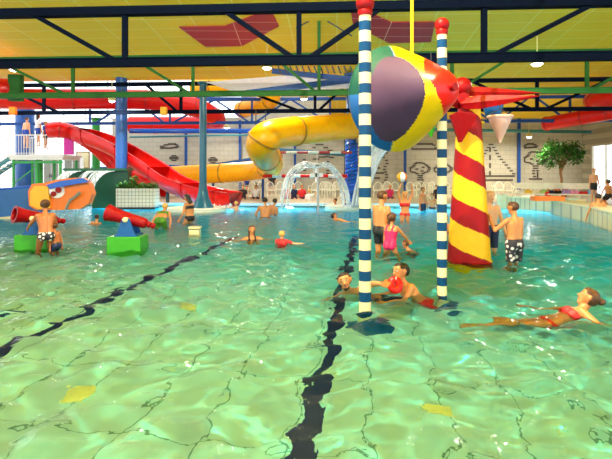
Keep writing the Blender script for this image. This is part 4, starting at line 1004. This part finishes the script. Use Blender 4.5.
    if face:
        q = hc*s+T-base
        for k in (-1, 1):
            mb = MB(); ec = q+(hf*.086*hs+hu*.028+hr*(k*.033*hs))*s; mb.sphere(ec-hf*.003*s, .0115*s*hs, 0, 10, 6); mb.sphere(ec+hf*.003*s, .0095*s*hs, 1, 8, 5)
            me2 = bpy.data.meshes.new('eye'); me2.from_pydata(mb.v, [], mb.f); me2.materials.append(M['eyew']); me2.materials.append(M['eyed']); me2.polygons.foreach_set('material_index', mb.m); o = bpy.data.objects.new('eye', me2); COL.objects.link(o); o.parent = body
            mb = MB(); mb.tube([ec+(hu*.022+hr*(-.017)+hf*.003)*s, ec+(hu*.027+hf*.006)*s, ec+(hu*.022+hr*.017+hf*.003)*s], .0045*s, 0, 6)
            me2 = bpy.data.meshes.new('eyebrow'); me2.from_pydata(mb.v, [], mb.f); me2.materials.append(HR[hair]); o = bpy.data.objects.new('eyebrow', me2); COL.objects.link(o); o.parent = body
        mb = MB(); mc = q+(hf*.09*hs-hu*.05*hs)*s; mb.tube([mc-hr*.024*s-hf*.006*s, mc+hf*.002*s, mc+hr*.024*s-hf*.006*s], [.004*s, .009*s, .004*s], 0, 8)
        me2 = bpy.data.meshes.new('mouth'); me2.from_pydata(mb.v, [], mb.f); me2.materials.append(M['lip']); o = bpy.data.objects.new('mouth', me2); COL.objects.link(o); o.parent = body
        if face == 'beard': shell('beard', (nm == 'head') & (HU < -.028) & (HF > -.01) & (abs(HU+.052) > .009), HR['black'], .006, .006)
    return body, {k: tuple(x*s+T for x in jo[k]) for k in jo}, T, s
def wd(wy): return CAMZ*FOC/(wy-HOR)
DN = ((.1, .1, -1), (.05, .3, -1))
# --- near swimmers
person(345, wd(292), 272, 1.78, -150, 'dark haired bearded man, head and shoulder above water, left of nearest striped pole', 1, 'black', face='beard', torso=(-.45, -.15, .42), head=(-10, 12),
       armR=((.8, .3, .1), (.5, .8, 0)), armL=((.9, .6, .25), (.9, .9, .15)), legs=(((.1, -.1, -1), (.05, -.2, -1), (0, 0, -1)),)*2, wear=(('trunks', 'navy'),), vox=.010)
person(401, wd(293), 262, 1.6, -105, 'wet boy with short dark hair looking up beside an orange armband, right of nearest pole', 1, 'black', child=True, face=True, torso=(-.5, .1, .85), head=(-5, 12),
       armR=((-.6, .3, -.7, 0), (-.9, .1, -.1, 0)), armL=((-.5, -.3, -.9, 0), (-.9, 0, -.15, 0)), legs=(((.15, -.1, -1), (.05, -.2, -1), (0, 0, -1)),)*2, wear=(('trunks', 'red'),), vox=.010)
c = P(395, 285, 6.55); mb = MB(); t = thing('armband', 'orange red inflatable swimming armband held by the wet boy', 'armband', c-V((0, 0, .09)))
ps = [c+V((.055*math.cos(a), .03*math.sin(a), .06*math.sin(a))) for a in [k*PI/10 for k in range(20)]]+[c+V((.055, 0, 0))]
b = MB(); b.tube(ps, .05, 0, 10); b.build('ring', 'red', t, True); b = MB(); b.cyl(c+V((0, -.07, .09)), c+V((0, -.075, .12)), .01, None, 0, 8); b.build('valve', 'white', t)
person(588, wd(313), 289, 1.68, -80, 'woman with dark hair in a bun swimming to the left at the right edge', 1, 'brown', 'bun', True, face=True, torso=(.8, .1, .55), head=(0, 12),
       armR=((-.75, .6, -.25, 0), (-.8, .5, .02, 0)), armL=((.35, -.8, -.45, 0), (.4, -.6, .0, 0)), legs=(((-1, .05, -.12, 0), (-1, .05, -.15, 0), (-1, 0, 0, 0)),)*2, wear=(('briefs', 'red'), ('top', 'red')), vox=.010)
# --- group around the tower
person(513, wd(262), 201, 1.66, -25, 'boy seen from behind in black and white patterned shorts right of the painted tower', 1, 'brown', wear=(('shorts', 'pattern'),), armL=((.5, .45, -.6), (-.25, .75, .75)), armR=DN, head=(-20, -5), vox=.012)
person(490, wd(250), 190, 1.76, 165, 'pale man in dark shorts wearing a wristwatch, half hidden behind the painted tower', 0, 'blond', wear=(('shorts', 'navy'),), armR=DN, armL=((.3, .1, -1), (.1, .35, -1)), face=True, fat=1.08, vox=.012)
person(445, wd(232), 214, 1.3, 60, 'child in the water just left of the painted tower behind the second pole', 1, 'brown', wear=(('trunks', 'red'),), child=True)
person(382.5, wd(252), 190, 1.78, 50, 'tall man seen from behind in black trunks right of the nearest striped pole', 1, 'brown', wear=(('trunks', 'black'),), armR=((.12, .1, -1), (-.05, .5, -1)), armL=DN, head=(20, -5), vox=.012)
person(392, wd(254), 212, 1.38, 40, 'girl with brown hair in a pink and black swimsuit beside the tall man', 1, 'brown', 'pony', True, wear=(('suit', 'pink'),), armR=((.3, .8, -.6), (.1, .9, -.5)), armL=DN, child=True, lean=8, vox=.012)
person(406, wd(250), 239, 1.15, -60, 'small child with swimming goggles crouching in the water near the girl in pink', 1, 'brown', child=True, lean=25, wear=(('trunks', 'red'),), face=True, armR=((.6, .6, -.2), (.3, .9, 0)), armL=((.6, .6, -.2), (.3, .9, 0)), vox=.012)
person(405, wd(221), 191, 1.7, 172, 'girl in a red bikini reaching up to a beach ball', 1, 'blond', 'long', True, wear=(('top', 'red'), ('briefs', 'red')), armR=((.35, .2, 1), (-.2, .25, 1)), armL=((.35, .2, 1), (-.2, .25, 1)), face=True)
person(423, wd(210), 187, 1.7, 140, 'tanned bather with dark hair in the far pool between the two striped poles', 1, 'black', wear=(('trunks', 'navy'),))
person(432, wd(208), 193, 1.5, -150, 'smaller dark haired bather in far pool just left of the second striped pole', 1, 'black', wear=(('trunks', 'navy'),), child=True)
person(492, wd(207), 197, 1.6, 180, 'distant dark haired head in the water below the sailboat mosaic', 2, 'black', legs=(((.1, -1, -.3), (0, -1, -.3), (0, 0, -1)),)*2)
# --- right side
person(594, 23.9, 168, 1.7, 170, 'ginger haired man in dark trunks standing behind the ledge by the bright doorway', 0, 'ginger', wear=(('trunks', 'black'),), foot=.12, vox=.018)
person(608, 20.6, 179, 1.42, -20, 'dark haired bather in dark trunks walking at the right edge on the raised deck', 1, 'black', wear=(('trunks', 'black'),), foot=.12, child=True, vox=.018, armL=((.6, .2, -1), (.1, .3, -1)))
person(598, wd(224), 193, 1.6, 10, 'boy with dark hair seen from behind, waist deep by the curved rim at right', 1, 'black', wear=(('trunks', 'navy'),), armR=((.4, .1, -1), (.3, .1, -1)), armL=((.4, .1, -1), (.3, .1, -1)))
person(548, 25.2, 188, 1.1, 180, 'red shirted child sitting behind the orange tray on the long bench', 1, 'blond', wear=(('shirt', 'red'), ('trunks', 'red')), foot=.12, child=True, vox=.02)
# --- centre
person(265, wd(217), 197, 1.75, -5, 'muscular man seen from behind, waist deep in the blue far pool', 1, 'black', wear=(('trunks', 'navy'),), armL=((.5, .2, -.9), (-.1, .6, -.6)), armR=((.4, .3, -.9), (.1, .8, -.2)), fat=1.08)
person(275, wd(214), 198, 1.7, 30, 'bather with dark hair leaning beside the muscular man', 1, 'black', wear=(('trunks', 'black'),), side=18)
person(252, wd(239), 225, 1.55, 165, 'girl with wet brown hair facing the camera, shoulders above the water', 1, 'brown', 'long', True, wear=(('suit', 'black'),), face=True, armR=((.8, .5, -.3), (.5, .8, 0)), armL=((.8, .5, -.3), (.5, .8, 0)), vox=.012)
person(282, wd(244), 230, 1.1, 20, 'small blond child in a red top with back to the camera in mid pool', 0, 'blond', wear=(('shirt', 'red'), ('trunks', 'red')), child=True, armR=((.9, .3, -.3), (.8, .5, 0)), vox=.012)
person(236, wd(210.5), 201, 1.2, -60, 'little child with a red float near the teal column', 0, 'blond', child=True, wear=(('trunks', 'blue'),), armL=((.8, .5, .1), (.9, .3, .1)))
person(334, wd(221), 213, 1.6, 90, 'dark head of a swimmer in the far pool left of the nearest pole', 1, 'black', torso=(-.8, .1, .3), legs=(((.1, 0, -1), (0, 0, -1), (0, 0, -1)),)*2)
person(309, wd(203.5), 189, 1.6, -40, 'swimmer in a white shirt at the far pool edge under the hanging cross', 0, 'blond', wear=(('shirt', 'white'), ('trunks', 'navy')), armR=((.9, .3, .2), (.9, .2, .4)))
person(335, wd(207), 198, 1.5, -90, 'tanned bather low in the water beside the ribbed blue column', 1, 'brown', wear=(('trunks', 'red'),))
person(97, wd(223), 214, 1.4, 0, 'dark wet head of a swimmer between the two water cannons', 1, 'black', torso=(.1, .1, .9), legs=(((.1, 0, -1), (0, 0, -1), (0, 0, -1)),)*2)
# --- left
person(165, wd(226), 203, 1.68, 0, 'bather bending forward in green patterned swimwear seen from behind', 1, 'blond', 'short', True, lean=58, wear=(('trunks', 'green'), ('top', 'green')), armR=((.35, .3, -.9), (.1, .3, -1)), armL=((.35, .3, -.9), (.1, .3, -1)))
person(187, wd(223), 194, 1.68, -55, 'woman with long dark hair in a black bikini looking down', 1, 'black', 'long', True, wear=(('top', 'black'), ('briefs', 'black')), lean=6, head=(-10, -20), armR=DN, armL=((.15, .2, -1), (.1, .6, -.6)), face=True)
person(45, wd(252), 199, 1.62, -35, 'deeply tanned bather with patterned briefs leaning over the left water cannon', 2, 'brown', 'bun', True, wear=(('briefs', 'pattern'),), lean=14, armL=((.4, .9, -.5), (.1, 1, -.2)), armR=((.3, .7, -.7), (-.2, 1, -.2)), vox=.012)
person(54, wd(251), 222, 1.0, -70, 'small tanned child crouching behind the bather at the left water cannon', 2, 'brown', child=True, lean=10, wear=(('trunks', 'navy'),), vox=.012)
person(66, wd(208), 177, 1.3, 60, 'dark haired child standing in the water jet beside the orange fish slide', 1, 'black', child=True, wear=(('trunks', 'navy'),), lean=-10, armR=((.5, .6, .2), (.2, .7, .5)))
ft = pc.z+.06
person(27, 27.3, 117, 1.72, 20, 'bather in blue trunks climbing at the left end of the slide platform', 0, 'brown', wear=(('trunks', 'blue'),), foot=ft, vox=.018, lean=6)
person(38.5, 26.9, 113.5, 1.8, 40, 'person with a dark mop of hair in a white shirt queueing on the slide platform', 1, 'black', 'long', wear=(('shirt', 'white'), ('trunks', 'blue')), foot=ft, vox=.018)
person(45.5, 26.5, 121, 1.45, 90, 'child in a blue top at the red tube slide entrance', 1, 'brown', wear=(('shirt', 'blue'), ('trunks', 'navy')), foot=ft, child=True, vox=.018)
# --- seated people on far deck
far = [(243, 'in a dark top left of the booms', 'black', 'black'), (256, 'in a white top left of the booms', 'white', 'brown'), (286, 'in a red top under the upper boom', 'red', 'black'), (294, 'in a dark top right of the round sign', 'navy', 'brown'),
       (302, 'in an orange red top left of the hanging cross', 'red', 'brown'), (390, 'in a pink top right of the nearest pole', 'pink', 'blond'), (437, 'in a black top beside the second striped pole', 'black', 'black'), (247, 'in a blue shirt in front of the rear yellow tube', 'blue', 'black'), (272, 'in a black shirt under the left end of the booms', 'black', 'black')]
for i, (px, lb, cl, hr_) in enumerate(far):
    st = i >= 7
    person(px, 27.6 if not st else 31.6, (184.5 if not st else 171.5), 1.62, 180+random.uniform(-40, 40), ('distant seated person ' if not st else 'distant standing person ')+lb, random.choice((0, 1)), hr_, wear=(('shirt', cl), ('trunks', 'navy')),
           legs=None if st else (((.15, 1, -.1), (0, .1, -1), (0, 1, 0)),)*2, foot=.15, vox=.02)
# ================================================================ CAMERA, LIGHT, WORLD
cam = bpy.data.cameras.new('camera'); co = bpy.data.objects.new('camera', cam); COL.objects.link(co); SC.camera = co
co.location = (0, 0, CAMZ); co.rotation_euler = (PI/2, 0, 0); cam.sensor_width = 36; cam.sensor_fit = 'HORIZONTAL'; cam.lens = 36*FOC/612; cam.shift_y = -(229.5-HOR)/612; cam.clip_end = 200
wd = bpy.data.worlds.new('world'); SC.world = wd; wd.use_nodes = True; bg = wd.node_tree.nodes['Background']
bg.inputs[0].default_value = (.93, .97, 1, 1); bg.inputs[1].default_value = 3.1
def area(name, loc, rot, size, power, col, sy=None):
    l = bpy.data.lights.new(name, 'AREA'); l.energy = power; l.color = col; l.size = size
    if sy: l.shape = 'RECTANGLE'; l.size_y = sy
    else: l.shape = 'DISK'
    o = bpy.data.objects.new(name, l); COL.objects.link(o); o.location = loc; o.rotation_euler = rot; return o
for (x, y, z) in LAMPS:
    area('overhead_light', (x, y, z-.1), (0, 0, 0), .4, 260, (1, .93, .78))
# added point light without a fixture, throws ripple caustics on the near floor
for D, x in ((4.6, -.6),):
    if 1:
        p = HB(x, D, 6.9); l = bpy.data.lights.new('overhead_light', 'POINT'); l.energy = CEN; l.color = (1, .95, .8); l.shadow_soft_size = .015; l.cycles.is_caustics_light = True
        o = bpy.data.objects.new('overhead_light', l); COL.objects.link(o); o.location = p
# underwater lamps of the deep section, set in the far pool wall
def uw(c, d, k):
    mb = MB(); mb.cyl(c, c+d*.05, .14, .12, 0, 16); tag(mb.build('underwater_lamp', 'white_pl'), 'round underwater lamp in the pool wall', 'lamp', 'underwater lamps')
for k in range(9):
    c = HB(-10+2.6*k, FE-.25, -.45); uw(c+V((0, .1, 0)), V((0, -1, 0)), k); area('pool_light', c, (PI/2, 0, PI), .3, 300, (.35, .8, 1))
for y in (9, 13, 17, 21):  # unseen lights added along the right side to brighten the deep water
    area('pool_light', (13.9, y, -.45), (0, PI/2, 0), .3, 260, (.5, .95, 1))
SC.view_settings.view_transform = 'Standard'; SC.view_settings.look = 'None'; SC.view_settings.gamma = 1; SC.view_settings.exposure = -.15
